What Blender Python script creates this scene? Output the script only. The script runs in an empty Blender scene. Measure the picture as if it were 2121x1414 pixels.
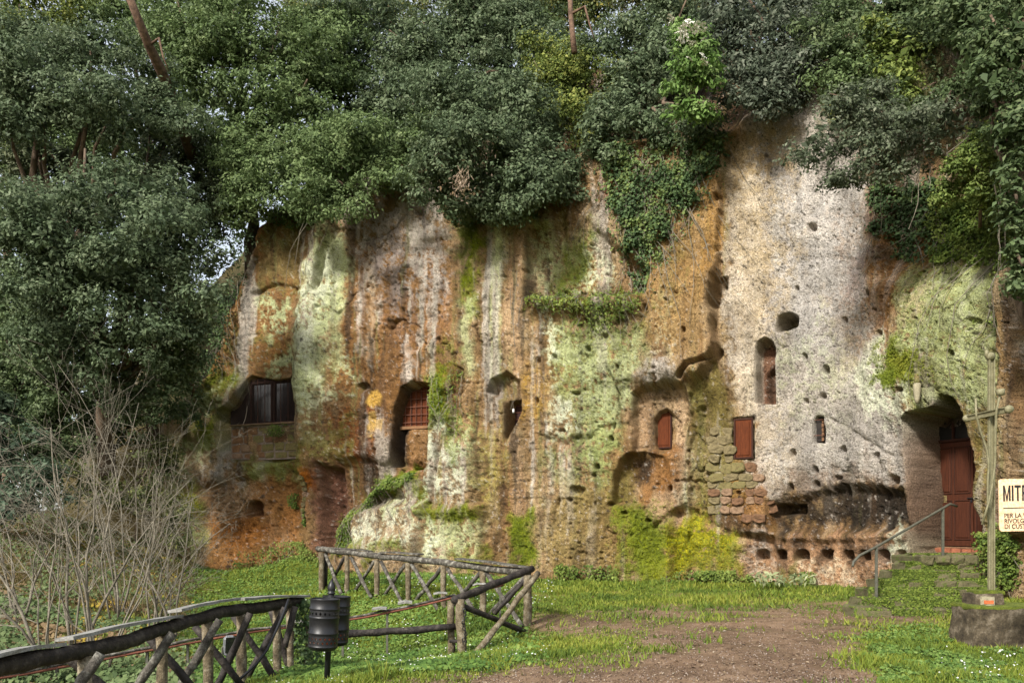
import bpy, math, random
import numpy as np
from mathutils import Vector, Matrix

# ------------------------------------------------------------------ camera, sky, sun, exposure
scene = bpy.context.scene
COL = scene.collection
F, CX, HY, CAMZ = 1650.0, 1060.5, 1095.0, 1.6      # focal length, principal point (photo pixels), eye height
cam_d = bpy.data.cameras.new("camera")
cam = bpy.data.objects.new("camera", cam_d)
COL.objects.link(cam)
cam.location = (0, 0, CAMZ)
cam.rotation_euler = (math.radians(90), 0, 0)
cam_d.sensor_width = 36.0
cam_d.lens = 36.0 * F / 2121.0
cam_d.shift_y = (HY - 707.0) / 2121.0
cam_d.clip_start = 0.05
cam_d.clip_end = 3000
scene.camera = cam

SUN_TO = Vector((-0.56, -0.80, 0.72)).normalized()   # direction towards the sun
world = bpy.data.worlds.new("World")
scene.world = world
world.use_nodes = True
wn = world.node_tree.nodes
wl = world.node_tree.links
bg = wn["Background"]
sky = wn.new("ShaderNodeTexSky")
sky.sky_type = 'NISHITA'
sky.sun_disc = False
sky.sun_elevation = math.asin(SUN_TO.z)
sky.sun_rotation = math.atan2(SUN_TO.x, SUN_TO.y)
sky.air_density = 1.0
sky.dust_density = 3.0
sky.ozone_density = 1.0
# thin high cloud: the blue is washed towards white
haze_mix = wn.new("ShaderNodeMix"); haze_mix.data_type = 'RGBA'; haze_mix.inputs[0].default_value = 0.45
haze_mix.inputs[7].default_value = (5.6, 5.6, 5.5, 1)
wl.new(sky.outputs[0], haze_mix.inputs[6]); wl.new(haze_mix.outputs[2], bg.inputs[0])
bg.inputs[1].default_value = 0.12
sun_d = bpy.data.lights.new("sun", 'SUN')
sun = bpy.data.objects.new("sun", sun_d)
COL.objects.link(sun)
sun.location = (-20, -30, 40)
sun.rotation_euler = (-SUN_TO).to_track_quat('-Z', 'Y').to_euler()
sun_d.energy = 3.1
sun_d.angle = math.radians(7)
sun_d.color = (1.0, 0.97, 0.91)
vs = scene.view_settings
vs.view_transform = 'Standard'
vs.look = 'None'
vs.gamma = 1.0
vs.use_curve_mapping = False
vs.exposure = 1.1
scene.cycles.max_bounces = 5
scene.cycles.diffuse_bounces = 3
scene.cycles.glossy_bounces = 2
scene.cycles.transmission_bounces = 3
scene.cycles.transparent_max_bounces = 6
scene.cycles.caustics_reflective = False
scene.cycles.caustics_refractive = False

rng = np.random.default_rng(7)
random.seed(7)

def P(x, y, Y):
    """photo pixel at distance Y -> world point"""
    return Vector(((x - CX) / F * Y, Y, CAMZ - (y - HY) / F * Y))

# ------------------------------------------------------------------ numpy noise
def _hash(xi, yi, seed):
    h = (xi.astype(np.uint32) * np.uint32(374761393) + yi.astype(np.uint32) * np.uint32(668265263)
         + np.uint32((seed * 2246822519 + 97) & 0xffffffff))
    h = (h ^ (h >> np.uint32(13))) * np.uint32(1274126177)
    h = (h ^ (h >> np.uint32(16))) * np.uint32(2246822519)
    h = h ^ (h >> np.uint32(15))
    return h.astype(np.float32) / np.float32(4294967295.0)

def vn(x, y, seed=0):
    x = np.asarray(x, dtype=np.float64); y = np.asarray(y, dtype=np.float64)
    xf = np.floor(x); yf = np.floor(y)
    tx = x - xf; ty = y - yf
    tx = tx * tx * (3 - 2 * tx); ty = ty * ty * (3 - 2 * ty)
    xi = (xf.astype(np.int64) & 0x7fffffff); yi = (yf.astype(np.int64) & 0x7fffffff)
    a = _hash(xi, yi, seed); b = _hash(xi + 1, yi, seed)
    c = _hash(xi, yi + 1, seed); d = _hash(xi + 1, yi + 1, seed)
    return (a * (1 - tx) + b * tx) * (1 - ty) + (c * (1 - tx) + d * tx) * ty

def fbm(x, y, octv=4, seed=0, gain=0.5):
    s = 0; a = 1.0; t = 0
    for o in range(octv):
        s = s + a * vn(x * 2 ** o + 17.3 * o, y * 2 ** o + 9.1 * o, seed + o)
        t += a; a *= gain
    return s / t * 2 - 1          # about -1..1

def smooth(t):
    t = np.clip(t, 0, 1)
    return t * t * (3 - 2 * t)

# ------------------------------------------------------------------ tagging and mesh helpers
def tag(o, label=None, cat=None, group=None, kind=None):
    if label: o["label"] = label
    if cat: o["category"] = cat
    if group: o["group"] = group
    if kind: o["kind"] = kind
    return o

def empty(name, loc=(0, 0, 0), rz=0.0):
    o = bpy.data.objects.new(name, None)
    COL.objects.link(o)
    o.location = loc
    o.rotation_euler = (0, 0, rz)
    o.empty_display_size = 0.2
    return o

def link_mesh(name, me, mat, parent=None, smooth_shade=False, loc=None):
    o = bpy.data.objects.new(name, me)
    COL.objects.link(o)
    if mat is not None and not me.materials:
        me.materials.append(mat)
    if parent is not None: o.parent = parent
    if loc is not None: o.location = loc
    if smooth_shade:
        me.polygons.foreach_set("use_smooth", np.ones(len(me.polygons), dtype=bool))
    return o

def np_mesh(name, V, Q, cols=None, attr="col"):
    """V (n,3); Q (m,k) faces all with k corners; cols (n,3) vertex colours"""
    me = bpy.data.meshes.new(name)
    V = np.ascontiguousarray(V, dtype=np.float32); Q = np.ascontiguousarray(Q, dtype=np.int32)
    m, k = Q.shape
    me.vertices.add(len(V)); me.vertices.foreach_set("co", V.ravel())
    me.loops.add(m * k); me.loops.foreach_set("vertex_index", Q.ravel())
    me.polygons.add(m)
    me.polygons.foreach_set("loop_start", np.arange(m, dtype=np.int32) * k)
    me.polygons.foreach_set("loop_total", np.full(m, k, dtype=np.int32))
    if cols is not None:
        a = me.color_attributes.new(attr, 'FLOAT_COLOR', 'POINT')
        c4 = np.ones((len(V), 4), dtype=np.float32); c4[:, :3] = cols
        a.data.foreach_set("color", c4.ravel())
    me.update(calc_edges=True)
    return me

class MB:
    """small mesh builder"""
    def __init__(s): s.v = []; s.f = []
    def add(s, vs, fs):
        n = len(s.v); s.v += [tuple(p) for p in vs]; s.f += [tuple(i + n for i in f) for f in fs]; return s
    def box(s, c, size, rot=None, taper=None, jit=0.0, bev=0.0):
        x, y, z = (q / 2 for q in size)
        if bev > 0:
            b = min(bev, x * .9, y * .9, z * .9)
            vs = []
            for sx in (-1, 1):
                for sy in (-1, 1):
                    for sz in (-1, 1):
                        vs += [(sx * (x - b), sy * (y - b), sz * z), (sx * (x - b), sy * y, sz * (z - b)), (sx * x, sy * (y - b), sz * (z - b))]
            idx = lambda sx, sy, sz, k: ((sx > 0) * 4 + (sy > 0) * 2 + (sz > 0)) * 3 + k
            fs = []
            for sz in (-1, 1):
                q = [idx(-1, -1, sz, 0), idx(1, -1, sz, 0), idx(1, 1, sz, 0), idx(-1, 1, sz, 0)]; fs.append(q if sz > 0 else q[::-1])
            for sy in (-1, 1):
                q = [idx(-1, sy, -1, 1), idx(1, sy, -1, 1), idx(1, sy, 1, 1), idx(-1, sy, 1, 1)]; fs.append(q if sy < 0 else q[::-1])
            for sx in (-1, 1):
                q = [idx(sx, -1, -1, 2), idx(sx, 1, -1, 2), idx(sx, 1, 1, 2), idx(sx, -1, 1, 2)]; fs.append(q if sx > 0 else q[::-1])
            for sx in (-1, 1):
                for sy in (-1, 1):
                    q = [idx(sx, sy, -1, 1), idx(sx, sy, -1, 2), idx(sx, sy, 1, 2), idx(sx, sy, 1, 1)]; fs.append(q if sx * sy < 0 else q[::-1])
                for sz in (-1, 1):
                    q = [idx(sx, -1, sz, 0), idx(sx, -1, sz, 2), idx(sx, 1, sz, 2), idx(sx, 1, sz, 0)]; fs.append(q if sx * sz < 0 else q[::-1])
            for sy in (-1, 1):
                for sz in (-1, 1):
                    q = [idx(-1, sy, sz, 0), idx(-1, sy, sz, 1), idx(1, sy, sz, 1), idx(1, sy, sz, 0)]; fs.append(q if sy * sz > 0 else q[::-1])
            for sx in (-1, 1):
                for sy in (-1, 1):
                    for sz in (-1, 1):
                        q = [idx(sx, sy, sz, 0), idx(sx, sy, sz, 1), idx(sx, sy, sz, 2)]; fs.append(q if sx * sy * sz < 0 else q[::-1])
        else:
            vs = [(-x, -y, -z), (x, -y, -z), (x, y, -z), (-x, y, -z), (-x, -y, z), (x, -y, z), (x, y, z), (-x, y, z)]
            fs = [(0, 3, 2, 1), (4, 5, 6, 7), (0, 1, 5, 4), (1, 2, 6, 5), (2, 3, 7, 6), (3, 0, 4, 7)]
        out = []
        for p in vs:
            p = Vector(p)
            if jit: p += Vector((random.uniform(-jit, jit), random.uniform(-jit, jit), random.uniform(-jit, jit)))
            if rot is not None: p = rot @ p
            out.append(p + Vector(c))
        return s.add(out, fs)
    def tube(s, pts, rad, n=8, caps=True, wob=0.0):
        pts = [Vector(p) for p in pts]
        if not hasattr(rad, '__len__'): rad = [rad] * len(pts)
        vs = []; up = None
        for i, p in enumerate(pts):
            d = (pts[min(i + 1, len(pts) - 1)] - pts[max(i - 1, 0)]).normalized()
            if up is None:
                up = d.orthogonal().normalized()
            up = (up - d * up.dot(d)).normalized(); sd = d.cross(up)
            for k in range(n):
                a = 2 * math.pi * k / n
                r = rad[i] * (1 + (random.uniform(-wob, wob) if wob else 0))
                vs.append(p + up * (math.cos(a) * r) + sd * (math.sin(a) * r))
        fs = [(i * n + k, i * n + (k + 1) % n, (i + 1) * n + (k + 1) % n, (i + 1) * n + k) for i in range(len(pts) - 1) for k in range(n)]
        if caps:
            fs.append(tuple(range(n))[::-1]); fs.append(tuple((len(pts) - 1) * n + k for k in range(n)))
        return s.add(vs, fs)
    def lathe(s, c, prof, n=20, axis=None):
        vs = []; M = axis if axis is not None else Matrix.Identity(3)
        for r, z in prof:
            for k in range(n):
                a = 2 * math.pi * k / n
                vs.append(M @ Vector((r * math.cos(a), r * math.sin(a), z)) + Vector(c))
        fs = [(i * n + k, i * n + (k + 1) % n, (i + 1) * n + (k + 1) % n, (i + 1) * n + k) for i in range(len(prof) - 1) for k in range(n)]
        return s.add(vs, fs)
    def build(s, name, mat, parent=None, smooth_shade=False, loc=None):
        me = bpy.data.meshes.new(name)
        me.from_pydata(s.v, [], s.f); me.update()
        return link_mesh(name, me, mat, parent, smooth_shade, loc)

# ------------------------------------------------------------------ materials
def mat_new(name):
    m = bpy.data.materials.new(name); m.use_nodes = True
    return m, m.node_tree.nodes, m.node_tree.links, m.node_tree.nodes["Principled BSDF"]

def ramp(nt, fac, stops):
    r = nt.nodes.new("ShaderNodeValToRGB")
    e = r.color_ramp.elements
    while len(e) < len(stops): e.new(0.5)
    for el, (p, c) in zip(e, stops):
        el.position = p; el.color = (c[0], c[1], c[2], 1)
    nt.links.new(fac, r.inputs[0])
    return r.outputs[0]

def simple_mat(name, c1, c2, scale=8.0, rough=0.7, metal=0.0, bump=0.0, bscale=30.0, stretch=None, spec=0.3, detail=6, c3=None, fine=0.35):
    m, n, l, b = mat_new(name)
    tc = n.new("ShaderNodeTexCoord")
    src = tc.outputs["Object"]
    if stretch:
        mp = n.new("ShaderNodeMapping"); mp.inputs["Scale"].default_value = stretch
        l.new(src, mp.inputs[0]); src = mp.outputs[0]
    nz = n.new("ShaderNodeTexNoise"); nz.inputs["Scale"].default_value = scale; nz.inputs["Detail"].default_value = detail
    nz.inputs["Roughness"].default_value = 0.65
    l.new(src, nz.inputs["Vector"])
    st = [(0.32, c1), (0.68, c2)] if c3 is None else [(0.3, c1), (0.5, c2), (0.66, c3)]
    colo = ramp(m.node_tree, nz.outputs["Fac"], st)
    if fine:
        n2 = n.new("ShaderNodeTexNoise"); n2.inputs["Scale"].default_value = scale * 9; n2.inputs["Detail"].default_value = 5; n2.inputs["Roughness"].default_value = .7
        l.new(src, n2.inputs["Vector"])
        mr = n.new("ShaderNodeMapRange"); mr.inputs["From Min"].default_value = .35; mr.inputs["From Max"].default_value = .65; mr.inputs["To Min"].default_value = 1 - fine; mr.inputs["To Max"].default_value = 1 + fine
        l.new(n2.outputs["Fac"], mr.inputs["Value"])
        mx = n.new("ShaderNodeMix"); mx.data_type = 'RGBA'; mx.blend_type = 'MULTIPLY'; mx.inputs[0].default_value = 1.0
        l.new(colo, mx.inputs[6]); l.new(mr.outputs[0], mx.inputs[7]); colo = mx.outputs[2]
    l.new(colo, b.inputs["Base Color"])
    b.inputs["Roughness"].default_value = rough
    b.inputs["Metallic"].default_value = metal
    b.inputs["Specular IOR Level"].default_value = spec
    if bump:
        nb = n.new("ShaderNodeTexNoise"); nb.inputs["Scale"].default_value = bscale; nb.inputs["Detail"].default_value = 6
        l.new(src, nb.inputs["Vector"])
        bp = n.new("ShaderNodeBump"); bp.inputs["Strength"].default_value = bump; bp.inputs["Distance"].default_value = 0.02
        l.new(nb.outputs["Fac"], bp.inputs["Height"]); l.new(bp.outputs[0], b.inputs["Normal"])
    return m

def attr_mat(name, rough=0.9, spec=0.2, nscale=20.0, namt=0.35, bumps=((18.0, 0.5, 0.03),), pits=None, translucent=0.0, attr="col"):
    m, n, l, b = mat_new(name)
    at = n.new("ShaderNodeAttribute"); at.attribute_name = attr
    tc = n.new("ShaderNodeTexCoord")
    out = at.outputs["Color"]
    if namt > 0:
        nz = n.new("ShaderNodeTexNoise"); nz.inputs["Scale"].default_value = nscale; nz.inputs["Detail"].default_value = 7
        nz.inputs["Roughness"].default_value = 0.7
        l.new(tc.outputs["Object"], nz.inputs["Vector"])
        mr = n.new("ShaderNodeMapRange"); mr.inputs["From Min"].default_value = 0.3; mr.inputs["From Max"].default_value = 0.7
        mr.inputs["To Min"].default_value = 1 - namt; mr.inputs["To Max"].default_value = 1 + namt
        l.new(nz.outputs["Fac"], mr.inputs["Value"])
        mx = n.new("ShaderNodeMix"); mx.data_type = 'RGBA'; mx.blend_type = 'MULTIPLY'; mx.inputs[0].default_value = 1.0
        l.new(out, mx.inputs[6]); l.new(mr.outputs[0], mx.inputs[7]); out = mx.outputs[2]
    l.new(out, b.inputs["Base Color"])
    b.inputs["Roughness"].default_value = rough
    b.inputs["Specular IOR Level"].default_value = spec
    prev = None
    for sc, st, dist in bumps:
        nb = n.new("ShaderNodeTexNoise"); nb.inputs["Scale"].default_value = sc; nb.inputs["Detail"].default_value = 8
        nb.inputs["Roughness"].default_value = 0.7
        l.new(tc.outputs["Object"], nb.inputs["Vector"])
        bp = n.new("ShaderNodeBump"); bp.inputs["Strength"].default_value = st; bp.inputs["Distance"].default_value = dist
        l.new(nb.outputs["Fac"], bp.inputs["Height"])
        if prev: l.new(prev, bp.inputs["Normal"])
        prev = bp.outputs[0]
    if pits:
        sc, st, dist = pits
        vo = n.new("ShaderNodeTexVoronoi"); vo.inputs["Scale"].default_value = sc; vo.inputs["Randomness"].default_value = 1.0
        l.new(tc.outputs["Object"], vo.inputs["Vector"])
        mr = n.new("ShaderNodeMapRange"); mr.inputs["From Min"].default_value = 0.0; mr.inputs["From Max"].default_value = 0.32
        l.new(vo.outputs["Distance"], mr.inputs["Value"])
        bp = n.new("ShaderNodeBump"); bp.inputs["Strength"].default_value = st; bp.inputs["Distance"].default_value = dist
        l.new(mr.outputs[0], bp.inputs["Height"])
        if prev: l.new(prev, bp.inputs["Normal"])
        prev = bp.outputs[0]
    if prev: l.new(prev, b.inputs["Normal"])
    if translucent > 0:
        o = n["Material Output"]
        tr = n.new("ShaderNodeBsdfTranslucent"); mixs = n.new("ShaderNodeMixShader"); mixs.inputs[0].default_value = translucent
        l.new(out, tr.inputs[0]); l.new(b.outputs[0], mixs.inputs[1]); l.new(tr.outputs[0], mixs.inputs[2]); l.new(mixs.outputs[0], o.inputs[0])
    return m
# ================================================================== THE CLIFF
# plan curve of the rock wall: distance Y at photo column x (an amphitheatre that comes nearer on the right)
_cx = np.array([-400, 0, 250, 450, 700, 1100, 1400, 1700, 1900, 2000, 2121, 2300, 2500], float)
_cy = np.array([33, 31.5, 29.3, 27.2, 25.5, 23.2, 21.7, 19.7, 17.7, 16.7, 15.5, 13.8, 12.0], float)
_xs = np.arange(-400, 2501, 1.0)
_ys = np.interp(_xs, _cx, _cy)
_k = np.exp(-0.5 * (np.arange(-200, 201) / 70.0) ** 2); _k /= _k.sum()
_ys = np.convolve(np.pad(_ys, 200, mode='reflect', reflect_type='odd'), _k, mode='valid')
def wallY(x): return np.interp(x, _xs, _ys)
def wall_frame(x):
    """base point (X,Y), tangent, inward normal, metres per photo pixel along the wall"""
    x = np.asarray(x, float)
    Y0 = wallY(x); X0 = (x - CX) / F * Y0
    Y1 = wallY(x + 2); X1 = (x + 2 - CX) / F * Y1
    Ya = wallY(x - 2); Xa = (x - 2 - CX) / F * Ya
    tx, ty = X1 - Xa, Y1 - Ya
    L = np.sqrt(tx * tx + ty * ty)
    return X0, Y0, tx / L, ty / L, -ty / L, tx / L, L / 4

gx = np.concatenate([np.arange(60, 330, 9.0), np.arange(330, 2132, 2.2), np.arange(2134, 2420, 14.0)])
gy = np.concatenate([np.arange(-150, 130, 11.0), np.arange(130, 260, 4.0), np.arange(260, 1266, 2.2)])
GX, GY = np.meshgrid(gx, gy)
NR, NC = GX.shape
# noise fields over the wall
W1 = fbm(GX / 34, GY / 34, 3, 11); W2 = fbm(GX / 34 + 50, GY / 34 + 7, 3, 21)
W3 = fbm(GX / 8, GY / 8, 3, 31); W4 = fbm(GX / 8 + 31, GY / 8 + 3, 3, 41)
STK = fbm(GX / 13, GY / 170, 4, 51)             # vertical streaks
STK2 = fbm(GX / 5, GY / 60, 3, 61)
SP = fbm(GX / 5.5, GY / 6.5, 4, 71, 0.75)       # speckle
SP2 = fbm(GX / 17, GY / 20, 4, 81, 0.65)
MED = fbm(GX / 70, GY / 95, 4, 91, 0.6)

def _slices(x0, x1, y0, y1):
    a = np.searchsorted(gx, x0); b = np.searchsorted(gx, x1); c = np.searchsorted(gy, y0); d = np.searchsorted(gy, y1)
    return slice(c, d), slice(a, b)

def sd_poly(px, py, poly):
    n = len(poly); d = np.full(px.shape, 1e18); ins = np.zeros(px.shape, bool)
    for i in range(n):
        ax, ay = poly[i]; bx, by = poly[(i + 1) % n]
        ex, ey = bx - ax, by - ay
        L = ex * ex + ey * ey + 1e-9
        t = np.clip(((px - ax) * ex + (py - ay) * ey) / L, 0, 1)
        d = np.minimum(d, (px - ax - t * ex) ** 2 + (py - ay - t * ey) ** 2)
        c = (ay > py) != (by > py)
        if ay != by:
            ins ^= c & (px < (bx - ax) * (py - ay) / (by - ay) + ax)
    d = np.sqrt(d)
    return np.where(ins, d, -d)

def sd_line(px, py, line):
    d = np.full(px.shape, 1e18)
    for (ax, ay), (bx, by) in zip(line[:-1], line[1:]):
        ex, ey = bx - ax, by - ay
        t = np.clip(((px - ax) * ex + (py - ay) * ey) / (ex * ex + ey * ey + 1e-9), 0, 1)
        d = np.minimum(d, (px - ax - t * ex) ** 2 + (py - ay - t * ey) ** 2)
    return np.sqrt(d)

def region(shape, margin, warp=8.0, fine=2.5, drip=0.0):
    """-> slices, signed distance in photo px (positive inside)"""
    if shape[0] == 'e':
        _, ex, ey, rx, ry = shape[:5]; rot = math.radians(shape[5]) if len(shape) > 5 else 0
        R = max(rx, ry) + margin
        s = _slices(ex - R, ex + R, ey - R, ey + R)
    elif shape[0] == 'l':
        pts = shape[1]; wdt = shape[2]
        s = _slices(min(p[0] for p in pts) - margin - wdt, max(p[0] for p in pts) + margin + wdt, min(p[1] for p in pts) - margin - wdt, max(p[1] for p in pts) + margin + wdt)
    else:
        s = _slices(min(p[0] for p in shape) - margin, max(p[0] for p in shape) + margin, min(p[1] for p in shape) - margin, max(p[1] for p in shape) + margin)
    X = GX[s] + W1[s] * warp + W3[s] * fine
    Y = GY[s] + W2[s] * warp + W4[s] * fine + (STK[s] * drip if drip else 0)
    if shape[0] == 'e':
        dx, dy = X - ex, Y - ey
        c, n = math.cos(rot), math.sin(rot)
        u, v = (dx * c + dy * n) / rx, (-dx * n + dy * c) / ry
        r = np.sqrt(u * u + v * v)
        return s, (1 - r) * min(rx, ry)
    if shape[0] == 'l':
        return s, wdt - sd_line(X, Y, pts)
    return s, sd_poly(X, Y, shape)

D = np.zeros(GX.shape)               # depth into the rock, metres
CC = np.zeros(GX.shape + (3,))       # rock colour (linear)
VEG = np.zeros(GX.shape)             # where moss grows thick enough to have tufts

def paint(shape, col, op=1.0, soft=8, warp=10, fine=4, speck=None, streak=0.0, veg=0.0, tight=False):
    warp = warp * (1.5 if not veg else 2.4) if not tight else warp
    if veg: soft = soft * 1.9
    s, sd = region(shape, soft + warp * 1.2 + 45, warp, fine, 0 if tight else 34)
    w = smooth(sd / soft * 0.5 + 0.5 + streak * STK[s] * 1.6 + (0 if tight else (SP2[s] * 0.55 + SP[s] * 0.35) * np.clip(1.6 - np.abs(sd) / soft * 0.7, 0, 1)))
    if speck is not None:
        w = w * smooth((SP[s] * 0.6 + SP2[s] * 0.5 - speck) / 0.25 + 0.5)
    w = w * op
    CC[s] = CC[s] * (1 - w[..., None]) + np.array(col) * w[..., None]
    if veg: VEG[s] = np.maximum(VEG[s], w * veg)

def carve(shape, depth, soft=3, warp=2.0, fine=1.0, grad=None):
    s, sd = region(shape, soft + warp + 6, warp, fine)
    w = smooth(sd / soft * 0.5 + 0.5)
    if grad is not None:
        w = w * np.clip(grad(GX[s], GY[s]), 0, 1)
    D[s] += depth * w

# ---- large relief ------------------------------------------------
top_x = np.array([60, 200, 330, 380, 440, 500, 600, 700, 830, 1000, 1100, 1230, 1300, 1490, 1580, 1700, 1820, 1900, 2100, 2420], float)
top_y = np.array([900, 880, 840, 700, 540, 480, 425, 400, 350, 360, 360, 300, 285, 272, 200, 140, 110, 60, 30, -40], float)
TOPY = np.interp(GX, top_x, top_y)
Yw = wallY(GX)
above = np.clip((TOPY - GY), 0, None) * Yw / F
D += above * 0.95 + 0.25 * smooth(above / 0.6) + 0.05 * np.clip(700 - GY, 0, None) * Yw / F
# left end turns away beyond a dark cleft
D += 1.6 * smooth((np.interp(GY, [300, 480, 600, 800, 860, 875, 1000, 1262], [520, 500, 474, 405, 392, 335, 325, 318]) - GX + W1 * 10) / 18)
# left panel set back behind the lichen rib
carve([(470, 470), (640, 440), (612, 560), (606, 780), (500, 790), (420, 800), (380, 760)], 0.35, 26, 8)
carve(('l', [(672, 430), (640, 600), (628, 760), (640, 960)], 18), -0.28, 30, 8)
carve(('l', [(1000, 440), (985, 800), (990, 1150)], 14), 0.12, 30, 10)
# overhang and recess low on the left
carve([(415, 1010), (500, 985), (600, 968), (626, 985), (634, 1150), (600, 1190), (410, 1200)], 0.24, 8, 6)
carve([(664, 962), (700, 972), (694, 1150), (672, 1150)], 0.45, 9, 4)
carve([(690, 950), (880, 960), (880, 1100), (690, 1140)], 0.30, 14, 6)
carve(('e', 660, 850, 60, 110), -0.18, 50, 10)
carve(('e', 660, 950, 45, 35), -0.16, 25, 6)
# mossy mound of old steps below the barred window
carve([(676, 1200), (690, 1100), (720, 1062), (760, 1030), (800, 990), (872, 975), (884, 1060), (884, 1200)], -0.50, 12, 5)
carve([(735, 1200), (740, 1062), (800, 1035), (884, 1045), (884, 1200)], -0.30, 9, 5)
carve([(770, 1030), (830, 1012), (850, 1042), (800, 1046), (768, 1050)], 0.45, 7, 3)
# buttress
carve([(888, 800), (930, 770), (985, 800), (1000, 950), (990, 1060), (884, 1060)], -0.30, 18, 8)
carve([(880, 1052), (1000, 1046), (1015, 1200), (880, 1200)], -0.42, 12, 6)
carve(('l', [(905, 870), (915, 930), (902, 1000), (894, 1050)], 3), 0.3, 7, 5)
# ledge with plants
carve([(1085, 470), (1200, 440), (1345, 560), (1335, 612), (1085, 612)], 0.55, 9, 6, grad=lambda x, y: (y - 430) / 110)
carve([(1085, 612), (1335, 612), (1330, 655), (1100, 650)], -0.25, 16, 6)
carve([(1120, 660), (1330, 660), (1310, 900), (1140, 900)], 0.10, 40, 12)
# the step in the rock: the left side stands proud
step_x = np.interp(GY, [150, 280, 560, 575, 640, 660, 740, 760, 800, 900, 1262], [1520, 1496, 1486, 1476, 1468, 1482, 1486, 1470, 1440, 1430, 1430])
sw = smooth((step_x - GX + W3 * 5 + W1 * 16) / 6 + 0.5)
fade = np.clip(1 - (step_x - GX) / 330, 0, 1) * smooth((790 - GY) / 40 + 0.5) * (.22 * smooth((GY - 240) / 90) + .78 * smooth((GY - 520) / 60))
D += -0.55 * sw * fade
D += 0.12 * (1 - sw) * smooth((1800 - GX) / 60) * smooth((GY - 200) / 100)
carve(('l', [(1418, 784), (1440, 762), (1480, 744), (1492, 728)], 3.5), 0.5, 5, 2)
carve(('e', 1442, 800, 34, 50), -0.30, 22, 4)
carve([(1486, 575), (1500, 570), (1502, 600), (1480, 636), (1472, 628)], 0.30, 6, 6, 3)
carve(('l', [(1508, 640), (1513, 690), (1520, 730)], 4), 0.10, 8, 4)
carve(('e', 1500, 780, 30, 70), -0.12, 40, 10)
# recess round the shuttered window, arched niche beside it
carve([(1312, 932), (1310, 815), (1345, 800), (1385, 793), (1422, 800), (1428, 860), (1408, 935)], 0.42, 7, 3)
carve([(1270, 1045), (1271, 990), (1282, 955), (1300, 938), (1330, 933), (1372, 945), (1398, 1000), (1392, 1042)], 0.42, 4, 2, grad=lambda x, y: (1405 - x) / 90)
carve(('e', 1318, 968, 26, 32), 0.22, 14, 2)
carve([(1352, 928), (1350, 866), (1360, 848), (1374, 843), (1388, 856), (1391, 928)], 0.30, 3, 1)
# masonry underpinning: overhang below it
carve([(1440, 860), (1560, 860), (1600, 1040), (1590, 1092), (1500, 1088), (1460, 1060), (1440, 1000)], -0.10, 20, 6)
carve([(1395, 1062), (1440, 1058), (1520, 1105), (1600, 1112), (1600, 1262), (1395, 1262)], 0.34, 10, 5)
carve([(1380, 1085), (1450, 1068), (1500, 1090), (1534, 1130), (1536, 1220), (1380, 1215)], -0.40, 18, 8)
carve([(1275, 1050), (1345, 1045), (1395, 1080), (1400, 1215), (1275, 1215)], -0.14, 18, 8)
carve([(1516, 864), (1560, 862), (1560, 950), (1516, 950)], 0.16, 2, 0.5, 0.5)
# right: sooty recess, slot and manger holes
carve([(1594, 1040), (1650, 1030), (1760, 1010), (1868, 1018), (1884, 1096), (1600, 1100)], 0.30, 14, 8)
carve([(1598, 1046), (1657, 1046), (1656, 1064), (1600, 1066)], 0.50, 4, 2)
carve([(1585, 1100), (1880, 1100), (1880, 1118), (1585, 1118)], -0.14, 8, 3)
for mx, mw in [(1570, 11), (1614, 11), (1656, 13), (1705, 13), (1755, 13), (1793, 10), (1831, 10), (1866, 10)]:
    carve([(mx - mw, 1160), (mx - mw, 1147), (mx - mw * .5, 1140), (mx + mw * .5, 1140), (mx + mw, 1147), (mx + mw, 1160)], 0.45, 3, 1.5)
    carve([(mx + mw + 6, 1120), (mx + mw + 12, 1120), (mx + mw + 14, 1190), (mx + mw + 5, 1190)], -0.05, 9, 3)
# niche, small slit window, bigger putlog holes
carve([(1563, 832), (1562, 722), (1570, 704), (1582, 698), (1594, 704), (1602, 722), (1600, 832)], 0.55, 3, 1.0)

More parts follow.
